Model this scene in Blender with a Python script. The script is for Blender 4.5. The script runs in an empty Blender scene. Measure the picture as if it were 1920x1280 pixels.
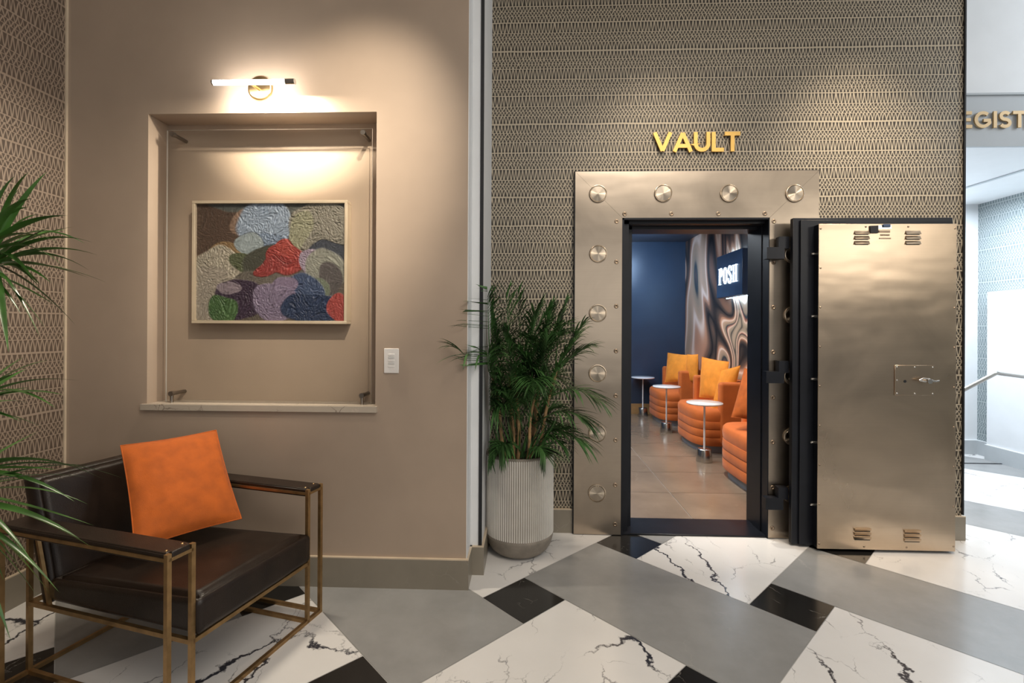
import bpy, bmesh, math, random
import numpy as np
from mathutils import Vector, Matrix, noise
random.seed(7)
COL = bpy.context.scene.collection
PI = math.pi
# ------------------------------------------------------------------ camera model
FPX, HY, CH = 910.0, 615.0, 1.4
TH, RO = math.radians(2.0), math.radians(.3)
FW = Vector((-math.sin(TH), math.cos(TH), 0)); RT = Vector((math.cos(TH), math.sin(TH), 0)); UP = Vector((0, 0, 1))
def at(x, y, X=None, Y=None, Z=None):
    u, v = (x-960)/FPX, (y-HY)/FPX
    c, s = math.cos(RO), math.sin(RO)
    u, v = c*u+s*v, -s*u+c*v
    d = FW+RT*u-UP*v
    t = X/d.x if X is not None else (Y/d.y if Y is not None else (Z-CH)/d.z)
    return Vector((0, 0, CH))+d*t
cam = bpy.data.cameras.new('camera'); cam_ob = bpy.data.objects.new('camera', cam); COL.objects.link(cam_ob)
cam.sensor_width = 36; cam.lens = FPX/1920*36; cam.shift_y = -25/1920; cam.clip_start = .02; cam.clip_end = 100
c, s = math.cos(RO), math.sin(RO)
cx = RT*c+UP*s; cy = -RT*s+UP*c; cz = -FW
cam_ob.matrix_world = Matrix(((cx.x, cy.x, cz.x, 0), (cx.y, cy.y, cz.y, 0), (cx.z, cy.z, cz.z, CH), (0, 0, 0, 1)))
bpy.context.scene.camera = cam_ob

# ------------------------------------------------------------------ materials
def newmat(name):
    m = bpy.data.materials.new(name); m.use_nodes = True
    nt = m.node_tree; b = nt.nodes['Principled BSDF']
    return m, nt, b
class NT:
    def __init__(s, nt): s.nt = nt
    def n(s, t, **k):
        nd = s.nt.nodes.new(t)
        for a, v in k.items(): setattr(nd, a, v)
        return nd
    def l(s, a, b): s.nt.links.new(a, b)
    def m(s, op, a, b=None, c=None):
        nd = s.nt.nodes.new('ShaderNodeMath'); nd.operation = op
        for i, v in enumerate((a, b, c)):
            if v is None: continue
            if isinstance(v, (int, float)): nd.inputs[i].default_value = v
            else: s.l(v, nd.inputs[i])
        return nd.outputs[0]
    def mix(s, f, a, b):
        nd = s.nt.nodes.new('ShaderNodeMix'); nd.data_type = 'RGBA'
        for i, v in ((0, f), (6, a), (7, b)):
            if isinstance(v, (int, float)): nd.inputs[i].default_value = v
            elif isinstance(v, (tuple, list)): nd.inputs[i].default_value = (*v[:3], 1)
            else: s.l(v, nd.inputs[i])
        return nd.outputs[2]
    def ramp(s, f, pts):
        nd = s.nt.nodes.new('ShaderNodeValToRGB'); cr = nd.color_ramp
        while len(cr.elements) < len(pts): cr.elements.new(.5)
        for e, (p, cc) in zip(cr.elements, pts):
            e.position = p; e.color = (*cc[:3], 1)
        s.l(f, nd.inputs[0]); return nd.outputs[0]
    def noise(s, vec, scale, detail=3, rough=.5, dist=0, dim='3D'):
        nd = s.nt.nodes.new('ShaderNodeTexNoise'); nd.noise_dimensions = dim
        nd.inputs['Scale'].default_value = scale; nd.inputs['Detail'].default_value = detail
        nd.inputs['Roughness'].default_value = rough; nd.inputs['Distortion'].default_value = dist
        if vec is not None: s.l(vec, nd.inputs['Vector'])
        return nd
    def bump(s, h, b, strength=.2, dist=.01):
        nd = s.nt.nodes.new('ShaderNodeBump'); nd.inputs['Strength'].default_value = strength
        nd.inputs['Distance'].default_value = dist; s.l(h, nd.inputs['Height']); s.l(nd.outputs[0], b.inputs['Normal'])
    def scale(s, vec, xyz, loc=(0, 0, 0)):
        nd = s.nt.nodes.new('ShaderNodeMapping'); nd.inputs['Scale'].default_value = xyz; nd.inputs['Location'].default_value = loc
        s.l(vec, nd.inputs[0]); return nd.outputs[0]
def simple(name, col, rough=.5, metal=0, var=.06, nscale=6, bump=0, bscale=60, spec=None, sheen=0, coat=0):
    m, nt, b = newmat(name); q = NT(nt)
    tc = q.n('ShaderNodeTexCoord').outputs['Object']
    nz = q.noise(tc, nscale)
    lo = tuple(x*(1-var*2) for x in col); hi = tuple(min(1, x*(1+var*2)) for x in col)
    q.l(q.ramp(nz.outputs[0], [(.3, lo), (.7, hi)]), b.inputs['Base Color'])
    b.inputs['Roughness'].default_value = rough; b.inputs['Metallic'].default_value = metal
    if spec is not None: b.inputs['Specular IOR Level'].default_value = spec
    if sheen: b.inputs['Sheen Weight'].default_value = sheen; b.inputs['Sheen Roughness'].default_value = .4
    if coat: b.inputs['Coat Weight'].default_value = coat; b.inputs['Coat Roughness'].default_value = .1
    if bump: q.bump(q.noise(tc, bscale, 4).outputs[0], b, bump, .004)
    return m
M = {}
M['tan'] = simple('tan_plaster', (.385, .298, .228), .42, 0, .03, 2.5, .06, 25)
M['white'] = simple('white_paint', (.72, .73, .74), .5, 0, .01)
M['greyband'] = simple('grey_paint', (.42, .45, .475), .5, 0, .01)
M['ceil'] = simple('ceiling_paint', (.7, .68, .65), .8, 0, .01)
M['black'] = simple('black_metal', (.007, .008, .012), .36, 0, .1, 8, spec=.35)
M['blackmat'] = simple('black_strip', (.008, .008, .01), .5, 0, .05)
M['navy'] = simple('navy_wall', (.030, .052, .088), .3, 0, .04, 3, .03, 40)
M['darkceil'] = simple('dark_ceiling', (.05, .065, .09), .5, 0, .03)
M['brass'] = simple('brass', (.55, .38, .19), .32, 1, .05)
M['brass_frame'] = simple('brass_frame', (.36, .225, .10), .36, .85, .12, 20)
M['gold'] = simple('gold_letter', (.80, .50, .14), .38, .55, .05)
M['palegold'] = simple('pale_gold_letter', (.50, .34, .16), .4, .2, .04)
M['steel'] = simple('steel', (.55, .53, .5), .25, 1, .05)
M['leather'] = simple('brown_leather', (.016, .0092, .006), .33, 0, .15, 9, .25, 260, spec=.38)
M['velvet'] = simple('orange_velvet', (.42, .088, .005), .85, 0, .07, 18, .15, 260, sheen=.08)
M['velvet_gold'] = simple('golden_velvet', (.74, .25, .02), .85, 0, .05, 14, .3, 200, sheen=.1)
M['velvet_chair'] = simple('rust_velvet', (.56, .13, .02), .8, 0, .05, 7, .25, 160, sheen=.12)
M['plinth'] = simple('grey_plinth', (.23, .25, .28), .4)
M['concrete'] = simple('grey_concrete', (.23, .20, .165), .75, 0, .1, 14, .3, 90)
M['potwhite'] = simple('white_rib', (.62, .59, .54), .6, 0, .05)
M['soil'] = simple('soil', (.03, .02, .012), .95, 0, .4, 60, .8, 90)
M['leaf'] = simple('palm_leaf', (.045, .115, .03), .42, 0, .4, 9)
M['leaf2'] = simple('strap_leaf', (.045, .12, .022), .3, 0, .3, 6)
M['stem'] = simple('cane_stem', (.36, .22, .10), .6, 0, .25, 25)
M['trunk'] = simple('trunk', (.22, .16, .1), .8, 0, .3, 30, .5, 60)
M['plastic'] = simple('white_plastic', (.74, .71, .68), .35, 0, .01)
M['plastic_grey'] = simple('grey_plastic', (.58, .57, .55), .35, 0, .01)
M['tabletop'] = simple('white_marble_top', (.75, .75, .77), .2, 0, .05, 12)
M['champagne'] = simple('champagne_frame', (.62, .51, .38), .4, .15, .05)
M['pin'] = simple('pin_metal', (.30, .27, .24), .3, 1, .05)
M['glasspin'] = M['steel']
M['bluedark'] = simple('sign_blue', (.02, .05, .12), .35)
M['cane_wood'] = simple('wood_base', (.42, .24, .1), .4, 0, .1)
def emis(name, col, st):
    m, nt, b = newmat(name)
    b.inputs['Base Color'].default_value = (0.8, 0.8, 0.8, 1)
    b.inputs['Emission Color'].default_value = (*col, 1); b.inputs['Emission Strength'].default_value = st
    return m
M['tube'] = emis('lamp_tube', (1, .95, .88), 55)
M['neon'] = emis('sign_glow', (.68, .86, 1), 3)
M['neon2'] = emis('sign_back_glow', (.45, .72, 1), 20)
M['bulb'] = emis('downlight_glow', (.8, .9, 1), 20)
# bronze (brushed metal)
def bronze(name, col, rough, vertical=False, wav=.12):
    m, nt, b = newmat(name); q = NT(nt)
    tc = q.n('ShaderNodeTexCoord').outputs['Object']
    sv = q.scale(tc, (4, 4, 260) if not vertical else (260, 260, 4))
    br = q.noise(sv, 1, 3, .6)
    bl = q.noise(tc, 2.2, 4, .6, .6)
    base = q.ramp(bl.outputs[0], [(.25, tuple(x*.82 for x in col)), (.75, tuple(min(1, x*1.12) for x in col))])
    base = q.mix(q.m('MULTIPLY', br.outputs[0], .35), base, tuple(x*.7 for x in col))
    q.l(base, b.inputs['Base Color']); b.inputs['Metallic'].default_value = 1
    r = q.m('ADD', q.m('MULTIPLY', bl.outputs[0], .14), rough-.07); q.l(r, b.inputs['Roughness'])
    b.inputs['Anisotropic'].default_value = .5
    h = q.m('ADD', q.m('MULTIPLY', q.noise(q.scale(tc, (1.2, 1.2, 2.6)), 1.6, 2).outputs[0], 1.0), q.m('MULTIPLY', br.outputs[0], .006))
    q.bump(h, b, wav, .035)
    return m
M['bronze'] = bronze('bronze_plate', (.47, .385, .30), .31)
M['bronze_door'] = bronze('bronze_panel', (.57, .445, .325), .30, wav=.12)
M['bronze_stud'] = bronze('bronze_stud', (.70, .60, .48), .34, wav=.0)
_nt = M['bronze_stud'].node_tree; _b = _nt.nodes['Principled BSDF']; _b.inputs['Anisotropic'].default_value = .95
_tg = _nt.nodes.new('ShaderNodeTangent'); _tg.direction_type = 'RADIAL'; _tg.axis = 'Y'; _nt.links.new(_tg.outputs[0], _b.inputs['Tangent'])
for _l in list(_nt.links):
    if _l.to_node == _b and _l.to_socket.name in ('Normal', 'Base Color'): _nt.links.remove(_l)
_b.inputs['Base Color'].default_value = (.50, .42, .33, 1)
M['stud_dark'] = simple('dull_screw', (.33, .25, .18), .4, .9, .1)

def wallpaper(name, axis, dark, light, per=.0235, rowh=.046):
    m, nt, b = newmat(name); q = NT(nt)
    tc = q.n('ShaderNodeTexCoord').outputs['Object']
    sp = q.n('ShaderNodeSeparateXYZ'); q.l(tc, sp.inputs[0])
    h = sp.outputs[axis]; z = sp.outputs[2]
    zz = q.m('ADD', q.m('DIVIDE', z, rowh), q.m('MULTIPLY', q.m('SINE', q.m('MULTIPLY', z, 37.0)), .32))
    wob = q.noise(q.scale(tc, (1, 1, 1)), 5, 1)
    zz = q.m('ADD', zz, q.m('MULTIPLY', wob.outputs[0], .10))
    row = q.m('FLOOR', zz); fr = q.m('FRACT', zz)
    wn = q.n('ShaderNodeTexWhiteNoise', noise_dimensions='1D'); q.l(row, wn.inputs['W'])
    # jitter of every stroke
    cb = q.n('ShaderNodeCombineXYZ'); q.l(h, cb.inputs[0]); q.l(q.m('MULTIPLY', row, 3.7), cb.inputs[1])
    j = q.noise(cb.outputs[0], 42, 1); j2 = q.noise(cb.outputs[0], 9, 1)
    t = q.m('ADD', q.m('DIVIDE', h, per), q.m('MULTIPLY', wn.outputs[0], 5))
    t = q.m('ADD', t, q.m('MULTIPLY', j.outputs[0], .5)); t = q.m('ADD', t, q.m('MULTIPLY', j2.outputs[0], .5))
    tri = q.m('MULTIPLY', q.m('PINGPONG', t, .5), 2)
    lean = q.m('MULTIPLY', q.m('SUBTRACT', wn.outputs[0], .5), .0)
    d = q.m('ABSOLUTE', q.m('SUBTRACT', tri, q.m('ADD', fr, lean)))
    def soft(v, a, bb):
        mr = q.n('ShaderNodeMapRange', interpolation_type='SMOOTHSTEP')
        q.l(v, mr.inputs[0]); mr.inputs[1].default_value = a; mr.inputs[2].default_value = bb
        mr.inputs[3].default_value = 1; mr.inputs[4].default_value = 0
        return mr.outputs[0]
    l1 = soft(d, .16, .30)
    e = q.m('ABSOLUTE', q.m('SUBTRACT', fr, .5)); l2 = soft(q.m('SUBTRACT', .5, e), .035, .075)
    ln = q.m('MAXIMUM', l1, l2)
    big = q.noise(tc, 1.1, 2)
    cl = q.mix(big.outputs[0], tuple(x*.9 for x in light), tuple(min(1, x*1.1) for x in light))
    q.l(q.mix(ln, dark, cl), b.inputs['Base Color'])
    b.inputs['Roughness'].default_value = .45
    q.l(q.m('MULTIPLY', ln, .25), b.inputs['Metallic'])
    q.bump(ln, b, .3, .0015)
    return m
M['paper'] = wallpaper('zigzag_wallpaper', 0, (.035, .026, .018), (.47, .40, .30))
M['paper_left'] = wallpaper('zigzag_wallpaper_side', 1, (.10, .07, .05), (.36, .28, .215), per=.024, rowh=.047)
M['paper_hall'] = wallpaper('zigzag_wallpaper_hall', 1, (.16, .20, .21), (.38, .41, .41), per=.03, rowh=.05)

def marble(name, base, vein, sc=1.0, strength=1.0, rough=.16, fine=.4, mottled=0, density=.5):
    m, nt, b = newmat(name); q = NT(nt)
    tc = q.n('ShaderNodeTexCoord').outputs['Object']
    ge = q.n('ShaderNodeNewGeometry')
    off = q.n('ShaderNodeCombineXYZ'); q.l(q.m('MULTIPLY', ge.outputs['Random Per Island'], 37), off.inputs[0]); q.l(q.m('MULTIPLY', ge.outputs['Random Per Island'], 91), off.inputs[1])
    va = q.n('ShaderNodeVectorMath', operation='ADD'); q.l(tc, va.inputs[0]); q.l(off.outputs[0], va.inputs[1])
    vec = va.outputs[0]
    w1 = q.noise(vec, 5*sc, 6, .62)
    sub = q.n('ShaderNodeVectorMath', operation='SUBTRACT'); q.l(w1.outputs[1], sub.inputs[0]); sub.inputs[1].default_value = (.5, .5, .5)
    scl = q.n('ShaderNodeVectorMath', operation='SCALE'); q.l(sub.outputs[0], scl.inputs[0]); scl.inputs['Scale'].default_value = .20/sc
    ad = q.n('ShaderNodeVectorMath', operation='ADD'); q.l(vec, ad.inputs[0]); q.l(scl.outputs[0], ad.inputs[1])
    def veins(scale, wid, thr, aniso=(1, .45, 1)):
        vo = q.n('ShaderNodeTexVoronoi', feature='DISTANCE_TO_EDGE'); q.l(q.scale(ad.outputs[0], aniso), vo.inputs['Vector']); vo.inputs['Scale'].default_value = scale
        mk = q.noise(vec, scale*.8, 2)
        mr = q.n('ShaderNodeMapRange'); q.l(mk.outputs[0], mr.inputs[0]); mr.inputs[1].default_value = thr; mr.inputs[2].default_value = thr+.16
        ww = q.m('ADD', q.m('MULTIPLY', mr.outputs[0], wid), .0005)
        f = q.m('SUBTRACT', 1, q.m('MINIMUM', 1, q.m('DIVIDE', vo.outputs[0], ww)))
        return q.m('MULTIPLY', f, mr.outputs[0])
    v1 = veins(1.5*sc, .012, density-.01)
    v2 = q.m('MULTIPLY', veins(4.3*sc, .022, density+.02, (1, .6, 1)), fine)
    v = q.m('MINIMUM', 1, q.m('MULTIPLY', q.m('ADD', v1, v2), strength*1.5))
    bn = q.noise(vec, 2.5, 5, .6)
    bc = q.ramp(bn.outputs[0], [(.3, tuple(x*(1-.04-mottled) for x in base)), (.7, tuple(min(1, x*(1.03+mottled)) for x in base))])
    q.l(q.mix(v, bc, vein), b.inputs['Base Color'])
    q.l(q.m('ADD', rough, q.m('MULTIPLY', bn.outputs[0], .08)), b.inputs['Roughness'])
    return m
M['fl_white'] = marble('white_marble_tile', (.72, .70, .68), (.035, .035, .045), 1, 1.2, .15, density=.44)
M['fl_grey'] = marble('grey_marble_tile', (.285, .282, .275), (.42, .40, .37), 1.1, .4, .2, .5, .10, .56)
M['fl_black'] = marble('black_marble_tile', (.016, .015, .014), (.30, .28, .25), 2.2, .6, .12, .6, .2, .55)
M['grout'] = simple('grout', (.42, .41, .39), .7)
M['base_tile'] = marble('baseboard_tile', (.24, .21, .165), (.40, .37, .31), 1.6, .5, .3, .5, .08)
M['base_hall'] = marble('hall_baseboard_tile', (.46, .48, .49), (.6, .6, .6), 1.6, .4, .3, .5, .05)
M['ledge'] = marble('ledge_marble', (.44, .38, .31), (.12, .09, .07), 3.4, .7, .22, .7, .08)
M['vfloor'] = marble('brown_floor_tile', (.20, .15, .11), (.30, .23, .16), 1.4, .35, .14, .5, .14)
M['vgrout'] = simple('pale_grout', (.35, .31, .27), .6)

m, nt, b = newmat('acrylic'); M['acrylic'] = m
b.inputs['Base Color'].default_value = (.98, .98, .97, 1); b.inputs['Roughness'].default_value = .02
b.inputs['IOR'].default_value = 1.49; b.inputs['Transmission Weight'].default_value = 1
# clear glass lets light through
q = NT(nt); tr = q.n('ShaderNodeBsdfTransparent'); mx = q.n('ShaderNodeMixShader'); out = nt.nodes['Material Output']
gl = q.n('ShaderNodeBsdfGlossy'); gl.inputs['Roughness'].default_value = .05
fr = q.n('ShaderNodeFresnel'); fr.inputs[0].default_value = 1.10
q.l(fr.outputs[0], mx.inputs[0]); q.l(tr.outputs[0], mx.inputs[1]); q.l(gl.outputs[0], mx.inputs[2]); q.l(mx.outputs[0], out.inputs[0])
tr.inputs[0].default_value = (.97, .97, .96, 1)
M['acrylic_edge'] = simple('acrylic_edge', (.62, .58, .52), .2, 0, .01)

def vcol(name, rough, metal=0, bumpv=0):
    m, nt, b = newmat(name); q = NT(nt)
    a = q.n('ShaderNodeVertexColor', layer_name='Col'); q.l(a.outputs[0], b.inputs['Base Color'])
    b.inputs['Roughness'].default_value = rough; b.inputs['Metallic'].default_value = metal
    if bumpv:
        tc = q.n('ShaderNodeTexCoord').outputs['Object']; q.bump(q.noise(tc, 180, 5, .7, 1.5).outputs[0], b, bumpv, .004)
    return m
M['paint'] = vcol('oil_paint', .38, 0, .5)
M['mural'] = vcol('mural_print', .38)

# ------------------------------------------------------------------ mesh builder
class MB:
    def __init__(s): s.v = []; s.f = []; s.mi = []; s.sm = []
    def add(s, vs, fs, mi=0, smooth=False, mat=None):
        o = len(s.v)
        s.v += [tuple(mat @ Vector(p)) if mat else tuple(p) for p in vs]
        for f in fs: s.f.append(tuple(o+i for i in f)); s.mi.append(mi); s.sm.append(smooth)
        return s
    def box(s, a, b, mi=0, bev=0, seg=2, mat=None):
        lo = [min(a[i], b[i]) for i in range(3)]; hi = [max(a[i], b[i]) for i in range(3)]
        if bev <= 0:
            vs = [(x, y, z) for x in (lo[0], hi[0]) for y in (lo[1], hi[1]) for z in (lo[2], hi[2])]
            fs = [(0, 1, 3, 2), (4, 6, 7, 5), (0, 4, 5, 1), (2, 3, 7, 6), (0, 2, 6, 4), (1, 5, 7, 3)]
            return s.add(vs, fs, mi, False, mat)
        bm = bmesh.new(); bmesh.ops.create_cube(bm, size=1)
        for v in bm.verts: v.co = Vector([(lo[i]+hi[i])/2+v.co[i]*(hi[i]-lo[i]) for i in range(3)])
        bmesh.ops.bevel(bm, geom=bm.edges[:], offset=bev, segments=seg, profile=.5, affect='EDGES'); bm.normal_update()
        bm.verts.index_update()
        o = len(s.f); s.add([v.co.copy() for v in bm.verts], [[v.index for v in f.verts] for f in bm.faces], mi, True, mat)
        for k, f in enumerate(bm.faces):
            if max(abs(c) for c in f.normal) > .999: s.sm[o+k] = False
        bm.free(); return s
    def cyl(s, p0, p1, r, r1=None, n=20, mi=0, cap=True):
        p0, p1 = Vector(p0), Vector(p1); r1 = r if r1 is None else r1
        d = (p1-p0).normalized(); a = d.orthogonal().normalized(); b2 = d.cross(a)
        vs = []; fs = []
        for p, rr in ((p0, r), (p1, r1)):
            for i in range(n):
                t = 2*PI*i/n; vs.append(p+a*math.cos(t)*rr+b2*math.sin(t)*rr)
        for i in range(n): fs.append((i, (i+1) % n, n+(i+1) % n, n+i))
        s.add(vs, fs, mi, True)
        if cap: s.add(vs[:n], [tuple(range(n))[::-1]], mi); s.add(vs[n:], [tuple(range(n))], mi)
        return s
    def lathe(s, prof, cen, axis=(0, 0, 1), n=40, mi=0, smooth=True, rfun=None):
        cen = Vector(cen); d = Vector(axis).normalized(); a = Vector((1, 0, 0)) if abs(d.x) < .9 else Vector((0, 1, 0))
        a = (a-d*a.dot(d)).normalized(); b2 = d.cross(a)
        vs = []; fs = []
        for r, h in prof:
            for i in range(n):
                t = 2*PI*i/n; rr = r if rfun is None else r*rfun(t)
                vs.append(cen+d*h+(a*math.cos(t)+b2*math.sin(t))*rr)
        for k in range(len(prof)-1):
            for i in range(n): fs.append((k*n+i, k*n+(i+1) % n, (k+1)*n+(i+1) % n, (k+1)*n+i))
        return s.add(vs, fs, mi, smooth)
    def bar(s, p0, p1, w, h=None, mi=0, upv=(0, 0, 1)):
        p0, p1 = Vector(p0), Vector(p1); h = h or w
        d = (p1-p0).normalized(); u = Vector(upv)
        if abs(d.dot(u)) > .95: u = Vector((1, 0, 0))
        a = d.cross(u).normalized()*w/2; u2 = a.cross(d).normalized()*h/2
        vs = [p+x*a+y*u2 for p in (p0, p1) for x, y in ((-1, -1), (1, -1), (1, 1), (-1, 1))]
        return s.add(vs, [(0, 3, 2, 1), (4, 5, 6, 7), (0, 1, 5, 4), (1, 2, 6, 5), (2, 3, 7, 6), (3, 0, 4, 7)], mi)
    def tube(s, pts, r, n=10, mi=0, cap=True):
        pts = [Vector(p) for p in pts]; rs = r if isinstance(r, (list, tuple)) else [r]*len(pts)
        vs = []; fs = []; a = None
        for i, p in enumerate(pts):
            d = (pts[min(i+1, len(pts)-1)]-pts[max(i-1, 0)]).normalized()
            a = d.orthogonal().normalized() if a is None else (a-d*a.dot(d)).normalized()
            b2 = d.cross(a)
            for k in range(n):
                t = 2*PI*k/n; vs.append(p+(a*math.cos(t)+b2*math.sin(t))*rs[i])
        for i in range(len(pts)-1):
            for k in range(n): fs.append((i*n+k, i*n+(k+1) % n, (i+1)*n+(k+1) % n, (i+1)*n+k))
        s.add(vs, fs, mi, True)
        if cap: s.add(vs[:n], [tuple(range(n))[::-1]], mi); s.add(vs[-n:], [tuple(range(n))], mi)
        return s
    def build(s, name, mats, parent=None, **tags):
        me = bpy.data.meshes.new(name)
        me.from_pydata([tuple(p) for p in s.v], [], s.f)
        if not isinstance(mats, (list, tuple)): mats = [mats]
        for mm in mats: me.materials.append(M[mm] if isinstance(mm, str) else mm)
        me.polygons.foreach_set('material_index', s.mi); me.polygons.foreach_set('use_smooth', s.sm)
        me.update()
        o = bpy.data.objects.new(name, me); COL.objects.link(o)
        if parent:
            o.parent = parent; o.matrix_parent_inverse = parent.matrix_basis.inverted() if tags.pop('world', True) else Matrix()
        else: tags.pop('world', None)
        for k, v in tags.items(): o[k] = v
        return o
def thing(name, label, cat, loc=(0, 0, 0), rz=0, group=None):
    o = bpy.data.objects.new(name, None); COL.objects.link(o); o.empty_display_size = .1
    o.location = loc; o.rotation_euler = (0, 0, rz); o['label'] = label; o['category'] = cat
    if group: o['group'] = group
    o.matrix_basis  # evaluated from loc/rot
    return o
def copy_tree(o, parent=None):
    c = o.copy(); COL.objects.link(c)
    if parent: c.parent = parent
    for ch in [x for x in bpy.data.objects if x.parent == o]: copy_tree(ch, c)
    return c
def struct(name, mb, mats, parent=None): return mb.build(name, mats, parent, kind='structure')

# ------------------------------------------------------------------ dimensions
YN, YB = 2.595, 2.745      # niche wall face, niche back
YP = 2.757                 # pilaster face
YV = 3.35                  # vault wall face
YI = 3.62                  # vault wall inner face
XL, XN, XP = -2.56, -.331, -.264
XR = 2.898
ZC = 4.25
NX0, NX1, NZ0, NZ1 = -2.096, -.828, .975, 2.565
VX0, VX1, VY1, VZ1 = -1.6, 2.565, 8.06, 2.83

# ------------------------------------------------------------------ floor with black, white and grey tiles
S, B = .962, .302
ORG = at(983, 1126, Z=0); ORG = Vector((ORG.x+.0, 2.513))
P_ = Vector((1, -1))/math.sqrt(2); Q_ = Vector((1, 1))/math.sqrt(2)
O0 = Vector((-.019, 2.513)) - (P_+Q_)*B/2
def floor_tiles():
    mb = MB(); g = .0016
    def clip(poly, xmin, xmax, ymin, ymax):
        def cl(pts, f, inter):
            out = []
            for i in range(len(pts)):
                a, b2 = pts[i-1], pts[i]
                if f(b2):
                    if not f(a): out.append(inter(a, b2))
                    out.append(b2)
                elif f(a): out.append(inter(a, b2))
            return out
        for ax, val, sg in ((0, xmin, 1), (0, xmax, -1), (1, ymin, 1), (1, ymax, -1)):
            poly = cl(poly, lambda p: (p[ax]-val)*sg >= 0, lambda a, b2: a+(b2-a)*((val-a[ax])/(b2[ax]-a[ax])))
            if len(poly) < 3: return []
        return poly
    def tile(p0, p1, q0, q1, mi):
        poly = [O0+P_*p+Q_*q2 for p, q2 in ((p0+g, q0+g), (p1-g, q0+g), (p1-g, q1-g), (p0+g, q1-g))]
        for (xa, xb, ya, yb) in ((-2.56, 7.5, -3.2, 3.35), (2.95, 7.5, 3.35, 5.69)):
            po = clip(poly, xa, xb, ya, yb)
            if po: mb.add([(p.x, p.y, 0) for p in po], [tuple(range(len(po)))], mi)
    for i in range(-9, 10):
        for j in range(-9, 14):
            p, q2 = i*S, j*S
            tile(p, p+B, q2, q2+B, 2)
            if (i+j) % 2 == 0: tile(p, p+S+B, q2+B, q2+S, 1)
            else: tile(p+B, p+S, q2, q2+S+B, 0)
    mb.box((-2.7, -3.2, -.08), (7.5, 3.35, -.0015), 3)
    mb.box((2.9, 3.35, -.08), (7.5, 5.9, -.0015), 3)
    return mb
struct('floor', floor_tiles(), ['fl_white', 'fl_grey', 'fl_black', 'grout'])
# vault room floor
mb = MB(); mb.box((VX0, 3.36, -.08), (VX1, VY1, -.004), 1)
ga = at(1178, 826, Z=0); gb = at(1287, 970, Z=0)
gx = (ga.x+gb.x)/2
yy = 3.36; ts = .6; rowy = [3.60]
while rowy[-1] < VY1: rowy.append(rowy[-1]+ts)
for y0 in rowy[:-1]:
    for k in range(-3, 3):
        x0 = gx+k*1.2; g = .002
        a, b2 = max(x0+g*1.6, VX0), min(x0+1.2-g*1.6, VX1)
        if b2 > a: mb.add([(a, y0+g, 0), (b2, y0+g, 0), (b2, min(y0+ts-g, VY1), 0), (a, min(y0+ts-g, VY1), 0)], [(0, 1, 2, 3)], 0)
struct('floor', mb, ['vfloor', 'vgrout'])

# ------------------------------------------------------------------ walls
mb = MB()      # niche wall with its recess
mb.box((XL-.1, YN, 0), (NX0, YB+.2, ZC)); mb.box((NX1, YN, 0), (XN, YB+.2, ZC))
mb.box((NX0, YN, 0), (NX1, YB+.2, NZ0-.03)); mb.box((NX0, YN, NZ1), (NX1, YB+.2, ZC)); mb.box((NX0, YB, NZ0-.03), (NX1, YB+.2, NZ1))
struct('wall_front_left', mb, 'tan')
mb = MB(); mb.box((XN-.02, YP, 0), (XP, YI, ZC)); struct('wall_pilaster', mb, 'white')
mb = MB(); mb.box((XN-.0001, YN+.001, 0), (XN+.004, YP, ZC)); struct('trim_1', mb, 'white')
mb = MB(); mb.box((XP-.017, YP-.006, .165), (XP+.002, YP+.004, ZC)); struct('trim_2', mb, 'blackmat')
OX0, OX1, OZ = .628, 1.608, 2.15
mb = MB()
mb.box((XP, YV, 0), (OX0, YI, ZC)); mb.box((OX1, YV, 0), (XR, YI, ZC)); mb.box((OX0, YV, OZ), (OX1, YI, ZC))
struct('wall_vault', mb, 'paper')
mb = MB(); mb.box((XR-.003, YV-.012, .17), (XR+.007, YI, ZC)); struct('trim_3', mb, 'blackmat')
mb = MB(); mb.box((XL-.15, -3.2, 0), (XL, YN, ZC)); struct('wall_left', mb, 'paper_left')
mb = MB(); mb.box((XL, YN-.012, .17), (XL+.008, YN, ZC)); struct('trim_4', mb, 'champagne')
mb = MB(); mb.box((XL-.15, -3.2, ZC), (XR, YI, ZC+.15)); mb.box((XR, -3.2, ZC), (7.5, 4.4, ZC+.15)); struct('ceiling', mb, 'ceil')
def baseboard(name, a, b2, mat='base_tile', cap='champagne'):
    mb = MB(); h = .163
    mb.box((a[0], a[1], 0), (b2[0], b2[1], h-.006), 0); mb.box((a[0], a[1], h-.006), (b2[0], b2[1], h), 1)
    struct(name, mb, [mat, cap])
baseboard('baseboard_front_left', (XL, YN-.015), (XN+.015, YN))
baseboard('baseboard_pilaster_side', (XN, YN), (XN+.015, YP))
baseboard('baseboard_pilaster', (XN, YP-.015), (XP+.015, YP))
baseboard('baseboard_pilaster_right', (XP, YP), (XP+.015, YV))
baseboard('baseboard_vault_left', (XP+.015, YV-.015), (.305, YV))
baseboard('baseboard_vault_right', (1.94, YV-.015), (XR+.015, YV))
baseboard('baseboard_vault_end', (XR, YV), (XR+.015, YI))
baseboard('baseboard_left', (XL, -3.2), (XL+.015, YN-.015))
# vault room shell
mb = MB(); mb.box((VX0-.1, VY1, 0), (VX1+.1, VY1+.1, VZ1)); struct('wall_vault_back', mb, 'navy')
mb = MB(); mb.box((VX0-.1, YI, 0), (VX0, VY1, VZ1)); struct('wall_vault_room_left', mb, 'navy')
mb = MB(); mb.box((VX0-.1, YI, VZ1), (VX1+.1, VY1+.1, VZ1+.1)); struct('ceiling', mb, 'darkceil')
mb = MB(); mb.box((VX0, VY1-.015, 0), (VX1, VY1, .17)); struct('baseboard_vault_back', mb, 'cane_wood')

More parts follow.
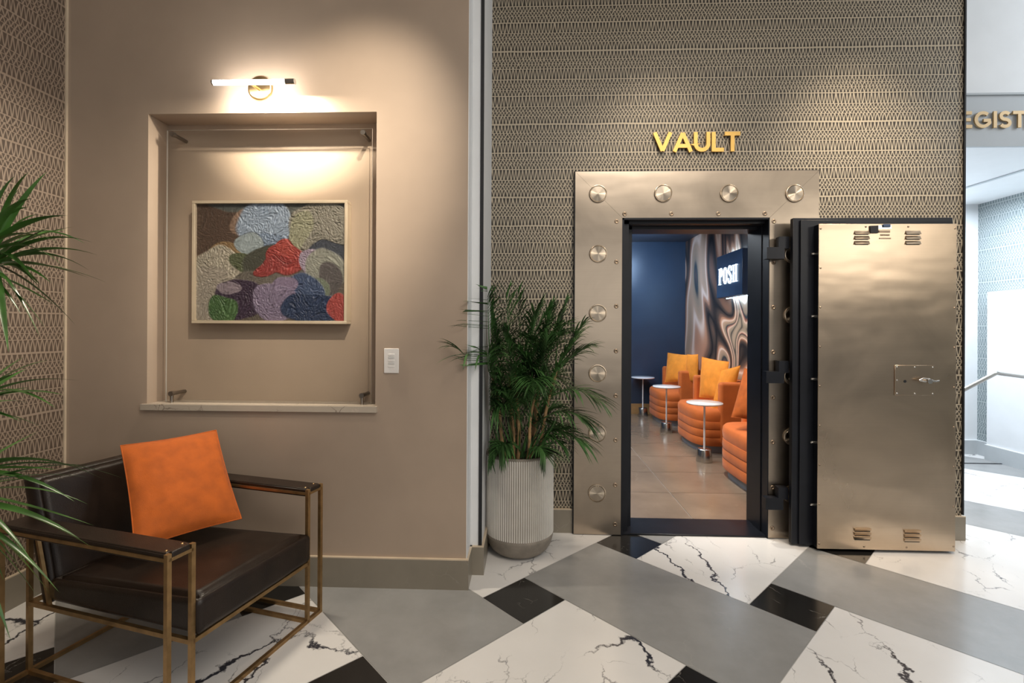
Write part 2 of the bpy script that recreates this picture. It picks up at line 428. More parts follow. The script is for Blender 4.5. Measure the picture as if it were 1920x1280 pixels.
# mural wall : a printed abstract of folded copper and teal
def pal(t, st):
    t = max(0, min(1, t)); k = t*(len(st)-1); i = min(int(k), len(st)-2); f = k-i
    f = f*f*(3-2*f)
    return [st[i][c]*(1-f)+st[i+1][c]*f for c in range(3)]
def grid_mesh(name, nu, nv, posf, colf, mat, parent=None, **tags):
    vs = []; cols = []
    for j in range(nv+1):
        for i in range(nu+1):
            u, v = i/nu, j/nv; cc, h = colf(u, v)
            vs.append(posf(u, v, h)); cols.append((*cc, 1))
    fs = [(j*(nu+1)+i, j*(nu+1)+i+1, (j+1)*(nu+1)+i+1, (j+1)*(nu+1)+i) for j in range(nv) for i in range(nu)]
    me = bpy.data.meshes.new(name); me.from_pydata([tuple(p) for p in vs], [], fs); me.materials.append(M[mat])
    ca = me.color_attributes.new('Col', 'FLOAT_COLOR', 'POINT')
    ca.data.foreach_set('color', [x for c4 in cols for x in c4])
    me.polygons.foreach_set('use_smooth', [True]*len(fs)); me.update()
    o = bpy.data.objects.new(name, me); COL.objects.link(o)
    if parent: o.parent = parent; o.matrix_parent_inverse = parent.matrix_basis.inverted()
    for k, v in tags.items(): o[k] = v
    return o
MP = [(.02, .018, .018), (.075, .055, .045), (.20, .11, .075), (.52, .27, .17), (.82, .62, .50), (.52, .34, .23), (.42, .29, .20), (.34, .25, .175), (.03, .05, .06), (.36, .15, .10), (.80, .56, .44), (.48, .36, .26), (.36, .28, .20), (.09, .08, .07)]
def mural(u, v):
    y = u*(VY1-YI); z = v*VZ1
    w = Vector((y*.55, z*.42, 2.0))
    a = noise.noise(w*1.1)*1.0; b2 = noise.noise(w*1.1+Vector((7, 3, 1)))
    w2 = Vector((y*1.0+a*1.5, z*.42+b2*1.2, 5.0))
    c1 = noise.noise(w2*1.2); d1 = noise.noise(w2*1.2+Vector((3, 9, 4)))
    w3 = Vector((y*.8+c1*1.3, z*.38+d1*1.1, 8.0))
    t = noise.noise(w3*1.35)*.5+.5
    t = (t*2.7) % 1.0 if False else abs(((t*2.5+.1) % 2.0)-1.0)
    return pal(t, MP), 0
mb = MB(); mb.box((VX1, YI, 0), (VX1+.1, VY1, VZ1)); wm = struct('wall_vault_room_right', mb, 'navy')
grid_mesh('mural', 520, 360, lambda u, v, h: (VX1-.004, YI+u*(VY1-YI), v*VZ1), mural, 'mural', wm)

# hall on the right
HX = 5.09; HY1 = 5.69; HZ = 2.83
mb = MB(); mb.box((XR, HY1, 0), (HX+.1, HY1+.1, HZ)); struct('wall_hall_back', mb, 'white')
mb = MB(); mb.box((HX, -.5, 0), (HX+.1, HY1, HZ)); struct('wall_right', mb, 'paper_hall')
mb = MB(); mb.box((HX-.1, 2.0, 0), (HX, 5.47, 1.82), bev=.006); struct('wall_right_low', mb, 'white')
mb = MB(); mb.box((2.70, 3.921, HZ), (7.5, HY1+.1, HZ+.118)); struct('ceiling', mb, 'white')
mb = MB(); mb.box((2.70, 3.9, HZ+.12), (7.5, 4.05, 3.235)); mb.box((2.70, 3.9, HZ), (7.5, 3.92, HZ+.12)); mb.box((2.7, 3.88, 3.225), (7.5, 4.06, 3.24)); struct('trim_5', mb, 'greyband')
mb = MB(); mb.box((2.70, 4.06, 3.24), (7.5, 4.2, ZC)); struct('wall_hall_upper', mb, 'white')
a = at(1808, 350, Z=HZ); b_ = at(1920, 318, Z=HZ)
mb = MB(); mb.bar((a.x, 5.6, HZ-.004), (b_.x+.02, 3.95, HZ-.004), .035, .012); struct('trim_6', mb, 'greyband')
baseboard('baseboard_hall_back', (XR, HY1-.02), (HX, HY1), 'base_hall', 'white')
baseboard('baseboard_right_low', (HX-.118, 2.0), (HX-.10, 5.47), 'base_hall', 'white')
baseboard('baseboard_right', (HX-.015, 5.47), (HX, HY1-.02), 'base_hall', 'white')
mb = MB(); mb.box((XR, 5.27, 0), (HX-.1, 5.285, .006)); struct('trim_7', mb, 'black')
mb = MB(); mb.box((XR-.1, YI, 0), (XR-.0, 5.7, HZ)); struct('wall_hall_left', mb, 'white')

# handrail
t = thing('handrail', 'brushed metal handrail with one bend, standing in the bright white hall', 'handrail', (3.8, 4.2, 0))
p1 = at(1868, 699, Y=4.2); p0 = at(1806, 731, Y=4.2); p2 = at(1960, 711, X=4.35)
p0 = p0+(p0-p1)*.6
mb = MB(); mb.tube([p0, p0.lerp(p1, .96), p1, p1.lerp(p2, .04), p2], .017, 14); mb.build('rail', 'steel', t)
for p in (p0, p2):
    mb = MB(); mb.cyl((p.x, p.y, .012), (p.x, p.y, p.z), .014); mb.cyl((p.x, p.y, 0), (p.x, p.y, .012), .045); mb.build('post', 'steel', t)

# ------------------------------------------------------------------ letters
def stroke(mb, pts, w, org, ux, uz, nrm, depth, eps=0):
    pts = [Vector(p) for p in pts]; L = []; R = []
    for i, p in enumerate(pts):
        if i == 0: d = (pts[1]-p).normalized(); n = Vector((-d.y, d.x)); k = 1
        elif i == len(pts)-1: d = (p-pts[i-1]).normalized(); n = Vector((-d.y, d.x)); k = 1
        else:
            d1 = (p-pts[i-1]).normalized(); d2 = (pts[i+1]-p).normalized()
            n = Vector((-(d1+d2).y, (d1+d2).x)).normalized(); k = 1/max(.35, n.dot(Vector((-d1.y, d1.x))))
        L.append(p+n*w/2*k); R.append(p-n*w/2*k)
    def W(p, dd): return org+ux*p.x+uz*p.y+nrm*dd
    vs = []
    for l, r in zip(L, R): vs += [W(l, depth+eps), W(r, depth+eps), W(r, 0), W(l, 0)]
    fs = []
    for i in range(len(pts)-1):
        o = i*4
        for k in range(4): fs.append((o+k, o+(k+1) % 4, o+4+(k+1) % 4, o+4+k))
    fs += [(0, 3, 2, 1), (len(vs)-4, len(vs)-3, len(vs)-2, len(vs)-1)]
    mb.add(vs, fs)
def arc(cx_, cy_, rx, ry, a0, a1, n=14): return [(cx_+rx*math.cos(math.radians(a0+(a1-a0)*i/n)), cy_+ry*math.sin(math.radians(a0+(a1-a0)*i/n))) for i in range(n+1)]
W_ = .205
GLY = {
 'V': (.98, [[(.09, 1), (.49, .05)], [(.89, 1), (.49, .05)]]),
 'A': (1.02, [[(.09, 0), (.51, .96)], [(.93, 0), (.51, .96)], [(.25, .30), (.77, .30)]]),
 'U': (.88, [[(.12, 1), (.12, .40)]+arc(.44, .40, .32, .31, 180, 360)+[(.76, 1)]]),
 'L': (.66, [[(.12, 1), (.12, 0)], [(.12, .09), (.64, .09)]]),
 'T': (.78, [[(0, .91), (.78, .91)], [(.39, .95), (.39, 0)]]),
 'E': (.68, [[(.12, 1), (.12, 0)], [(.12, .91), (.64, .91)], [(.12, .5), (.58, .5)], [(.12, .09), (.66, .09)]]),
 'G': (1.0, [arc(.52, .5, .41, .41, 48, 320)+[(.90, .30), (.90, .42)], [(.55, .45), (.97, .45)]]),
 'I': (.26, [[(.13, 1), (.13, 0)]]),
 'S': (.70, [arc(.36, .71, .25, .205, 30, 250)[:]+arc(.35, .29, .27, .21, 75, -150)]),
 'R': (.78, [[(.12, 1), (.12, 0)], [(.12, .91), (.42, .91)]+arc(.42, .68, .22, .23, 90, -90)+[(.12, .45)], [(.38, .45), (.68, .0)]]),
 'O': (1.04, [arc(.52, .5, .42, .41, 0, 360, 28)]),
 'N': (.9, [[(.12, 0), (.12, 1)], [(.78, 0), (.78, 1)], [(.12, .92), (.78, .08)]]),
}
def word(txt, parent, x0, z0, y, h, gap, mat, xscale=1, face=Vector((0, -1, 0)), ux=Vector((1, 0, 0)), depth=.012, standoff=.012):
    x = x0
    for chh in txt:
        w, sts = GLY[chh]; mb = MB()
        for k, st in enumerate(sts):
            stroke(mb, [(p[0]*h*xscale, p[1]*h) for p in st], W_*h*.95, Vector((x, y, z0))+face*standoff, ux, UP, face, depth, .0002*k)
        # mounting pins
        for k in (0, 1):
            st = sts[0]; p = st[0] if k == 0 else st[-1]
            q0 = Vector((x, y, z0))+ux*(p[0]*h*xscale)+UP*(p[1]*h*.9+.005)
            mb.cyl(q0, q0+face*(standoff+.001), .003, n=8)
        o = mb.build('letter', mat, parent)
        x += w*h*xscale+gap*h
    return x
t = thing('wall_sign', 'gold raised letters reading VAULT on the zigzag wallpaper over the vault doorway', 'sign', (1.13, YV, 2.6))
a = at(1224, 285, Y=YV-.02); b_ = at(1388, 248, Y=YV-.02); hh = .132
tot = sum(GLY[k][0] for k in 'VAULT')*hh; gap = ((b_.x-a.x)-tot)/4/hh
word('VAULT', t, a.x, a.z, YV, hh, gap, 'gold')
t = thing('wall_sign', 'gold raised letters REGISTRATION on the grey beam, cut off at the right edge', 'sign', (3.5, 3.9, 3.05))
a = at(1826, 240, Y=3.88); hh = .128; gp = .10
x0 = a.x-(GLY['R'][0]+GLY['E'][0]+2*gp)*hh
word('REGISTRATION', t, x0, a.z, 3.9, hh, gp, 'palegold')

# ------------------------------------------------------------------ niche : ledge, acrylic panel, painting, lamp
mb = MB(); mb.box((NX0-.02, YN-.022, NZ0-.032), (NX1+.012, YN, NZ0)); mb.box((NX0+.001, YN-.004, NZ0-.029), (NX1-.001, YB-.001, NZ0))
mb.build('ledge', 'ledge', label='thin veined marble ledge along the bottom of the wall recess', category='ledge')
gx0, gx1, gz0, gz1 = -2.035, -.871, NZ0+.004, 2.50
t = thing('display_panel', 'clear acrylic display panel standing in front of the painting in the recess', 'panel', ((gx0+gx1)/2, YB-.075, NZ0))
mb = MB(); mb.box((gx0, YB-.092, gz0), (gx1, YB-.084, gz1)); mb.mi = [1, 1, 0, 0, 1, 1]
mb.build('sheet', ['acrylic', 'acrylic_edge'], t)
for px, pz, lo in ((gx0+.045, gz1-.03, 0), (gx1-.045, gz1-.03, 0), (gx0+.045, NZ0+.05, 1), (gx1-.045, NZ0+.05, 1)):
    mb = MB(); mb.cyl((px, YB-.112, pz), (px, YB-.001, pz), .0105, n=16); mb.cyl((px, YB-.115, pz), (px, YB-.099, pz), .014, n=16)
    if lo: mb.cyl((px, YB-.105, NZ0), (px, YB-.105, pz), .009, n=12)
    mb.build('standoff', 'pin', t)
fx0, fx1, fz0, fz1 = -1.908, -1.018, 1.418, 2.112
t = thing('painting', 'abstract painting in thick red, blue, violet and grey paint in a pale gold frame', 'painting', ((fx0+fx1)/2, YB, fz0))
yf0, yf1 = YB-.066, YB-.001; fw = .017
mb = MB()
for (a, b2) in (((fx0, fz0), (fx1, fz0+fw)), ((fx0, fz1-fw), (fx1, fz1)), ((fx0, fz0+fw), (fx0+fw, fz1-fw)), ((fx1-fw, fz0+fw), (fx1, fz1-fw))):
    mb.box((a[0], yf0, a[1]), (b2[0], yf1, b2[1]), bev=.0015, seg=1)
mb.build('frame', 'champagne', t)
BL = [ # cx, cy (0..1, y up), rx, ry, rotation, colour, relief
 (.12, .80, .30, .32, 0, (.13, .075, .05), .3), (.66, 1.0, .6, .09, 0, (.12, .13, .12), .2),
 (.33, .84, .09, .12, 0, (.36, .22, .15), .4), (.47, .83, .20, .22, 0, (.36, .46, .62), 1.), (.50, .66, .13, .10, 0, (.25, .34, .50), .9),
 (.85, .81, .22, .22, 0, (.33, .30, .24), 1.), (.70, .78, .06, .17, -10, (.40, .39, .25), 1.),
 (.22, .60, .16, .07, 0, (.34, .20, .08), .5), (.36, .66, .09, .09, 0, (.40, .48, .52), .4),
 (.14, .47, .17, .17, 0, (.56, .49, .38), 1.), (.10, .20, .16, .28, 0, (.50, .43, .35), .6), (.30, .50, .10, .09, 0, (.13, .15, .07), .7),
 (.50, .50, .22, .15, 20, (.09, .09, .065), .3), (.45, .36, .2, .09, 0, (.20, .17, .14), .3), (.9, .55, .16, .14, -20, (.06, .07, .10), .2),
 (.60, .53, .14, .14, 0, (.48, .045, .035), .9), (.50, .46, .13, .07, 25, (.40, .04, .035), .8), (.60, .63, .06, .07, 0, (.52, .06, .04), .8),
 (.77, .50, .10, .13, 0, (.42, .32, .44), .8), (.86, .42, .15, .20, 0, (.36, .36, .30), .4), (.89, .33, .09, .18, 0, (.13, .11, .11), .2),
 (.78, .26, .12, .12, 0, (.22, .26, .18), .3), (.30, .18, .17, .18, 0, (.065, .035, .075), .7), (.23, .28, .08, .05, 0, (.36, .28, .34), .5),
 (.70, .22, .16, .18, 0, (.06, .10, .22), .7), (.60, .30, .08, .08, 0, (.30, .22, .36), .5), (.54, .15, .16, .17, 30, (.30, .23, .37), .8), (.78, .10, .2, .14, 0, (.025, .05, .13), .9),
 (.17, .10, .10, .12, 0, (.09, .20, .06), .9), (.97, .10, .09, .12, 0, (.52, .06, .05), .6)]
def paintf(u, v):
    n1 = noise.noise(Vector((u*7, v*5.5, 1.3))); n2 = noise.noise(Vector((u*7, v*5.5, 9.1)))
    uu, vv = u+n1*.035, v+n2*.04
    col = [.16, .13, .10]; rel = .3
    for (cx_, cy_, rx, ry, ro, cc, rl) in BL:
        dx, dy = uu-cx_, vv-cy_; a = math.radians(ro)
        x_ = (dx*math.cos(a)+dy*math.sin(a))/rx; y_ = (-dx*math.sin(a)+dy*math.cos(a))/ry
        d = x_*x_+y_*y_
        w = max(0, min(1, (1.05-d)/.14))
        col = [col[k]*(1-w)+cc[k]*w for k in range(3)]; rel = rel*(1-w)+rl*w
    g_ = sum(col)/3; col = [(x*.85+g_*.15)*.50 for x in col]
    st = noise.noise(Vector((u*34+n1*6, v*34+n2*9, 4)))+.5*noise.noise(Vector((u*70, v*60+n1*9, 8)))
    f = 1+.38*st
    col = [max(0, min(1, x*f*1.15)) for x in col]
    ridg = 1-abs(st)*1.6
    return col, ridg*.0062*rel+.001
grid_mesh('canvas', 330, 260, lambda u, v, h: (fx0+fw+u*(fx1-fx0-2*fw), YB-.046-h, fz0+fw+v*(fz1-fz0-2*fw)), paintf, 'paint', t)
mb = MB(); mb.box((fx0+fw, YB-.03, fz0+fw), (fx1-fw, YB-.002, fz1-fw)); mb.build('backing', 'blackmat', t)

t = thing('picture_light', 'glowing slim tube picture light on a round brass wall plate above the recess', 'wall light', (-1.40, YN, 2.66))
yl = YN-.115; L0 = at(401, 155, Y=yl); L1 = at(553, 153, Y=yl); zl = (L0.z+L1.z)/2
mb = MB(); mb.cyl((L0.x, yl, zl), (L1.x-.05, yl, zl), .0125, n=24); tb = mb.build('tube', 'tube', t)
mb = MB(); mb.cyl((L1.x-.05, yl, zl), (L1.x, yl, zl), .015, n=24); mb.build('end_cap', 'steel', t)
mb = MB(); mb.cyl((L0.x-.008, yl, zl), (L0.x, yl, zl), .014, n=24); mb.build('end_cap', 'steel', t)
lc = at(489, 160, Y=YN)
mb = MB(); mb.lathe([(.0, .016), (.055, .0155), (.064, .012), (.068, .006), (.069, 0)], (lc.x, YN-.0005, zl+.022), (0, -1, 0), 40); mb.build('wall_plate', 'brass', t)
mb = MB(); mb.tube([(lc.x, YN-.012, zl+.012), (lc.x, yl+.03, zl+.006), (lc.x, yl, zl)], .008, 12); mb.build('arm', 'brass', t)

# keypad
a = at(720, 653, Y=YN-.006); b_ = at(747.5, 699.5, Y=YN-.006)
t = thing('wall_keypad', 'small white wall keypad right of the recess', 'light switch', ((a.x+b_.x)/2, YN, b_.z))
mb = MB(); mb.box((a.x, YN-.007, b_.z), (b_.x, YN, a.z), bev=.0025); mb.build('plate', 'plastic', t)
cxk = (a.x+b_.x)/2; hk = a.z-b_.z
for k in range(5):
    z0 = b_.z+hk*(.24+.115*k)
    mb = MB(); mb.box((cxk-.017, YN-.0095, z0), (cxk+.017, YN-.006, z0+hk*.085), bev=.001, seg=1); mb.build('button', 'plastic_grey' if k in (1, 3) else 'plastic', t)

# ------------------------------------------------------------------ vault frame
YF = YV-.04
FX0, FX1, FZ = .31, 1.932, 2.465
t = thing('vault_door_frame', 'wide bronze vault door frame with round studs, set around the open doorway', 'door frame', (1.12, YF, 0))
def prism(mb, poly, y0, y1, mi=0):
    n = len(poly); vs = [(p[0], y0, p[1]) for p in poly]+[(p[0], y1, p[1]) for p in poly]
    fs = [tuple(range(n)), tuple(range(2*n-1, n-1, -1))]+[(i, n+i, n+(i+1) % n, (i+1) % n) for i in range(n)]
    mb.add(vs, fs, mi)
g = .0012
mb = MB(); prism(mb, [(FX0, .005), (OX0, .005), (OX0, OZ-g), (FX0, FZ-g)], YF, YV); mb.build('side_plate', 'bronze', t)
mb = MB(); prism(mb, [(FX1, .005), (OX1, .005), (OX1, OZ-g), (FX1, FZ-g)], YF, YV); mb.build('side_plate', 'bronze', t)
mb = MB(); prism(mb, [(FX0, FZ), (OX0, OZ), (OX1, OZ), (FX1, FZ)], YF, YV); mb.build('top_plate', 'bronze', t)
mb = MB(); mb.box((FX0-.006, YV-.03, .004), (FX0, YV, FZ+.006)); mb.box((FX0-.006, YV-.03, FZ), (FX1+.006, YV, FZ+.006)); mb.box((FX1, YV-.03, .004), (FX1+.006, YV, FZ+.006)); mb.build('edge_strip', 'black', t)
studs = [(.463, 2.312), (.900, 2.313), (1.339, 2.311), (1.771, 2.309)]+[(.466, z) for z in (1.906, 1.504, 1.096, .69, .285)]+[(1.765, z) for z in (1.899, 1.497, 1.089, .686, .30)]
for k, (x, z) in enumerate(studs):
    mb = MB(); mb.lathe([(.0005, .0125), (.050, .0105), (.053, .0075), (.0545, .0075), (.0565, .012), (.0595, .011), (.0605, 0)], (x, YF+.0005, z), (0, -1, 0), 40, smooth=False)
    n = 4
    mb.build('stud', 'bronze_stud', t)
scr = [(.590, z) for z in (2.126, 1.852, 1.552, 1.248, .945, .645, .341, .075)]+[(1.636, z) for z in (2.124, 1.849, 1.548, 1.248, .945, .645, .341, .07)]+[(x, 2.176) for x in (.643, .957, 1.269, 1.576)]
for k, (x, z) in enumerate(scr):
    mb = MB(); mb.lathe([(0, .002), (.006, .0022), (.0062, .0035), (.0135, .003), (.0155, .001), (.0155, 0)], (x, YF+.0003, z), (0, -1, 0), 20); mb.build('screw', 'stud_dark', t)
# black stepped jamb
mb = MB(); J = [(0, YF-.002, .012), (.012, YF+.06, .028), (.028, YV+.06, .046)]
mb.box((OX0, YF-.002, 0), (OX0+.012, YI, OZ)); mb.box((OX0+.012, YF+.05, 0), (OX0+.055, YI, OZ)); mb.box((OX0+.055, YV+.1, 0), (OX0+.095, YI, OZ-.03))
mb.box((OX1-.006, YF-.002, 0), (OX1, YI, OZ)); mb.box((OX1-.012, YV+.05, 0), (OX1-.005, YI-.1, OZ))
mb.box((OX0, YF-.002, OZ-.012), (OX1, YI, OZ)); mb.box((OX0, YF+.05, OZ-.03), (OX1, YI, OZ-.01)); mb.box((OX0, YV+.1, OZ-.05), (OX1, YI, OZ-.03))
mb.build('jamb', 'black', t)
mb = MB(); mb.box((OX0, YF+.01, .0), (OX1, YI-.02, .012), bev=.003, seg=1); mb.build('threshold', 'black', t)

# ------------------------------------------------------------------ vault door
t = thing('vault_door', 'thick black vault door swung open, its bronze inner panel facing the lobby', 'door', (1.72, 3.2, 0))
DX0, DX1, DZ0, DZ1, DY = 1.826, 2.672, .02, 2.068, 3.13
mb = MB(); mb.box((1.703, 3.2, .014), (2.707, 3.235, 2.122), bev=.003, seg=1); mb.box((1.745, 3.185, .016), (2.69, 3.2, 2.105), bev=.002, seg=1)
mb.box((DX0+.002, DY+.006, DZ0), (DX1-.002, 3.19, DZ1-.002)); mb.box((1.76, 3.235, .016), (2.66, 3.29, 2.09), bev=.003, seg=1); mb.build('slab', 'black', t)
mb = MB(); mb.box((DX0, DY, DZ0-.002), (DX1, DY+.007, DZ1), bev=.0015, seg=1); pn = mb.build('inner_panel', 'bronze_door', t)
for x in (DX0+.012, DX1-.012):
    for k in range(9):
        z = DZ0+.03+k*(DZ1-DZ0-.06)/8
        mb = MB(); mb.lathe([(0, .0035), (.005, .0028), (.0065, 0)], (x, DY, z), (0, -1, 0), 12); mb.build('rivet', 'stud_dark', pn)
for z in (DZ0+.018, DZ1-.018):
    for x in (2.115, 2.375):
        mb = MB(); mb.lathe([(0, .0035), (.005, .0028), (.0065, 0)], (x, DY, z), (0, -1, 0), 12); mb.build('rivet', 'stud_dark', pn)
def louvre(x0, x1, z0, z1, up=1):
    n = 3; h = (z1-z0)/n; mb = MB()
    for k in range(n):
        za = z0+k*h
        a, b2 = (za+h*.12, za+h*.80) if up else (za+h*.80, za+h*.12)
        vs = [(x0, DY-.0005, b2), (x1, DY-.0005, b2), (x1, DY-.012, a), (x0, DY-.012, a), (x0, DY-.0005, a), (x1, DY-.0005, a)]
        mb.add(vs, [(0, 1, 2, 3), (3, 2, 5, 4), (0, 3, 4), (1, 5, 2)])
        mb.box((x0+.004, DY-.0012, min(a, b2)-.004), (x1-.004, DY-.0002, min(a, b2)), 1)
    mb.build('vent', ['bronze_door', 'black'], pn)
louvre(2.045, 2.135, 1.935, 2.03); louvre(2.358, 2.448, 1.935, 2.03); louvre(2.052, 2.155, .078, .158, 0); louvre(2.358, 2.458, .072, .152, 0)
# lock plate and lever
x0, x1, z0, z1 = 2.294, 2.536, .992, 1.181
mb = MB(); mb.box((x0, DY-.006, z0), (x1, DY, z1), bev=.002, seg=1); lp = mb.build('lock_plate', 'bronze_door', t)
for x in (x0+.012, (x0+x1)/2, x1-.012):
    for z in (z0+.012, z1-.012) + (((z0+z1)/2,) if x < x0+.02 else ()):
        mb = MB(); mb.lathe([(0, .004), (.004, .003), (.0055, 0)], (x, DY-.006, z), (0, -1, 0), 12); mb.build('screw', 'steel', lp)
mb = MB(); mb.cyl((2.355, DY-.0075, 1.080), (2.355, DY-.004, 1.080), .009, n=18); mb.build('keyhole', 'blackmat', lp)
mb = MB(); hx, hz = 2.475, 1.085
mb.cyl((hx, DY-.045, hz), (hx, DY-.006, hz), .010, n=18); mb.cyl((hx, DY-.05, hz), (hx, DY-.036, hz), .015, n=20)
mb.tube([(hx-.052, DY-.03, hz+.004), (hx-.03, DY-.032, hz+.018), (hx, DY-.04, hz+.012), (hx+.03, DY-.04, hz), (hx+.062, DY-.036, hz+.003)], [.006, .006, .007, .006, .005], 10)
mb.tube([(hx-.052, DY-.03, hz+.004), (hx-.02, DY-.032, hz-.002), (hx+.01, DY-.04, hz)], .006, 10)
mb.build('lever', 'steel', lp)
# label plate and latch at the top
mb = MB(); mb.box((2.137, DY-.010, 2.008), (2.187, DY-.0005, 2.055), bev=.002, seg=1); mb.build('latch', 'blackmat', t)
mb = MB(); mb.box((2.19, DY-.004, 2.035), (2.27, DY-.0005, 2.058), 0); mb.box((2.215, DY-.012, 2.045), (2.26, DY-.003, 2.064), 1, bev=.002, seg=1)
mb.box((2.195, DY-.004, 2.012), (2.262, DY-.0005, 2.026), 2); mb.box((2.197, DY-.003, 1.972), (2.268, DY-.0005, 1.980), 2)
for k in range(7):
    mb.box((2.204+k*.0085, DY-.003, 1.992), (2.208+k*.0085, DY-.0005, 2.002), 2)
mb.build('label_plate', ['steel', 'bluedark', 'stud_dark'], t)
# locking bolts on the edge
for z in (1.883, 1.485, 1.085, .682, .284):
    mb = MB(); mb.cyl((DX0+.002, 3.165, z), (DX0-.022, 3.165, z), .0085, n=16); mb.cyl((DX0-.022, 3.165, z), (DX0-.026, 3.165, z), .0085, .004, n=16); mb.build('bolt', 'steel', t)
# hinges
for zc in (1.944, 1.128, .298):
    mb = MB(); yh = 3.255
    up = zc+.035 if zc > .5 else zc+.0
    mb.box((1.640, 3.24, zc-.012), (1.703, YF-.018, zc+.066)); mb.box((1.640, 3.24, zc-.080), (1.672, YF-.018, zc-.012)); mb.box((OX1-.05, 3.24, zc-.080), (1.640, YF-.016, zc-.004))
    mb.build('hinge', 'black', t)

# ------------------------------------------------------------------ armchair
_a = math.radians(-14.3); v_ = Vector((math.cos(_a), math.sin(_a), 0)); u_ = Vector((-v_.y, v_.x, 0)); A_ = Vector((-1.012, 2.348, 0)); C_ = A_-.78*u_
phi = math.atan2(v_.y, v_.x)
ac = thing('armchair', 'dark brown leather armchair on a thin brass frame, standing before the wall recess', 'armchair', C_, phi)
D_, W__, AH = .86, .78, .628
bt = .016
ys = (0, .09, .69, .78)
def lb(mb, name, mat, parent=ac): return mb.build(name, mat, parent, world=False)
for y in ys:
    for x in (-bt/2, -D_+bt/2):
        mb = MB(); mb.box((x-bt/2, y-bt/2, 0), (x+bt/2, y+bt/2, AH+(.004 if x > -.1 else 0))); lb(mb, 'leg', 'brass_frame')
mb = MB()
for y in ys:
    mb.box((-D_+bt, y-bt/2, 0), (-bt, y+bt/2, bt)); 
    mb.box((-D_+bt, y-bt/2, .275), (-bt, y+bt/2, .275+bt)) if y in (.09, .69) else None
    mb.box((-D_+bt, y-bt/2, AH-.022), (-bt, y+bt/2, AH-.010))
for x in (-bt/2, -D_+bt/2):
    mb.box((x-bt/2, .0, 0), (x+bt/2, .78, bt)); mb.box((x-bt/2, .09, .275), (x+bt/2, .69, .275+bt))
    for (a, b2) in ((0, .09), (.69, .78)): mb.box((x-bt/2, a, AH-.022), (x+bt/2, b2, AH-.010))
for y in (.09, .69):
    mb.bar((-.745, y+(.006 if y < .3 else -.006), .285), (-.835, y+(.006 if y < .3 else -.006), .61), .012, .012)
lb(mb, 'frame', 'brass_frame')
def rounded(mb, f, nu, nv):
    """closed cushion from a mapping of the cube (superellipsoid)"""
for (a, b2) in ((-.004, .094), (.686, .784)):
    mb = MB(); mb.box((-D_-.004, a+.004, AH-.011), (-.016, b2-.004, AH+.006), bev=.005, seg=3); mb.box((-.020, a+.014, AH-.016), (-.001, b2-.014, AH+.008), bev=.006, seg=3)
    mb.box((-D_-.002, a, AH-.030), (-.02, a+.005, AH+.002), bev=.002, seg=1); mb.box((-D_-.002, b2-.005, AH-.030), (-.02, b2, AH+.002), bev=.002, seg=1)
    ar = lb(mb, 'armrest', 'leather')
    for yy in (a+.02, b2-.02):
        mb = MB(); mb.lathe([(0, .0025), (.004, .002), (.0055, 0)], (-.035, yy, AH+.0055), (0, 0, 1), 12); lb(mb, 'stud', 'brass', ar)
def cushion_box(x0, x1, y0, y1, zf, n=14, crown=.012, bev=.03):
    """box cushion, zf(x)->(z0,z1); rounded edges and a crowned top"""
    mb = MB(); bm = bmesh.new(); bmesh.ops.create_cube(bm, size=1)
    for v in bm.verts: v.co = Vector(((x0+x1)/2+v.co.x*(x1-x0), (y0+y1)/2+v.co.y*(y1-y0), v.co.z))
    bmesh.ops.subdivide_edges(bm, edges=bm.edges[:], cuts=n, use_grid_fill=True)
    for v in bm.verts:
        z0, z1 = zf(v.co.x); t_ = v.co.z+.5
        ex = min(v.co.x-x0, x1-v.co.x); ey = min(v.co.y-y0, y1-v.co.y)
        # rounding
        zz = z0+(z1-z0)*t_
        ez = min(zz-z0, z1-zz)
        def rr(e, f):  # pull inwards close to edges
            return bev*(1-math.sqrt(max(0, 1-((bev-min(e, bev))/bev)**2)))
        nx = v.co.x; ny = v.co.y
        if ex < 1e-6 or ey < 1e-6:
            inset = rr(ez, 0); inx = inset if ex < 1e-6 else 0; iny = inset if ey < 1e-6 else 0
            nx += inx*(1 if v.co.x < (x0+x1)/2 else -1); ny += iny*(1 if v.co.y < (y0+y1)/2 else -1)
        if ez < 1e-6:
            dz = rr(min(ex, ey), 0); zz += dz*(1 if t_ < .5 else -1)
        cr = math.sin(PI*(v.co.x-x0)/(x1-x0))*math.sin(PI*(v.co.y-y0)/(y1-y0))
        zz += crown*cr*(t_*2-1)
        zz += .0022*noise.noise(Vector((v.co.x*9, v.co.y*9, t_)))
        v.co = Vector((nx, ny, zz))
    bm.verts.index_update()
    mb.add([v.co.copy() for v in bm.verts], [[v.index for v in f.verts] for f in bm.faces], 0, True); bm.free(); return mb
mb = cushion_box(-.755, .012, .10, .68, lambda x: (.291-.0*x, .432+(x*.055)), 22, .014, .028)
lb(mb, 'seat', 'leather')
mb = MB()
# backrest : slanted upholstered panel
bk = cushion_box(0, .515, .10, .68, lambda x: (0, .085), 22, .012, .040)
rot = Matrix.Translation((-.735, 0, .291)) @ Matrix.Rotation(math.radians(-(90+14)), 4, 'Y')
mb.v = [tuple(rot @ Vector(p)) for p in bk.v]; mb.f = bk.f; mb.mi = bk.mi; mb.sm = bk.sm
lb(mb, 'backrest', 'leather')

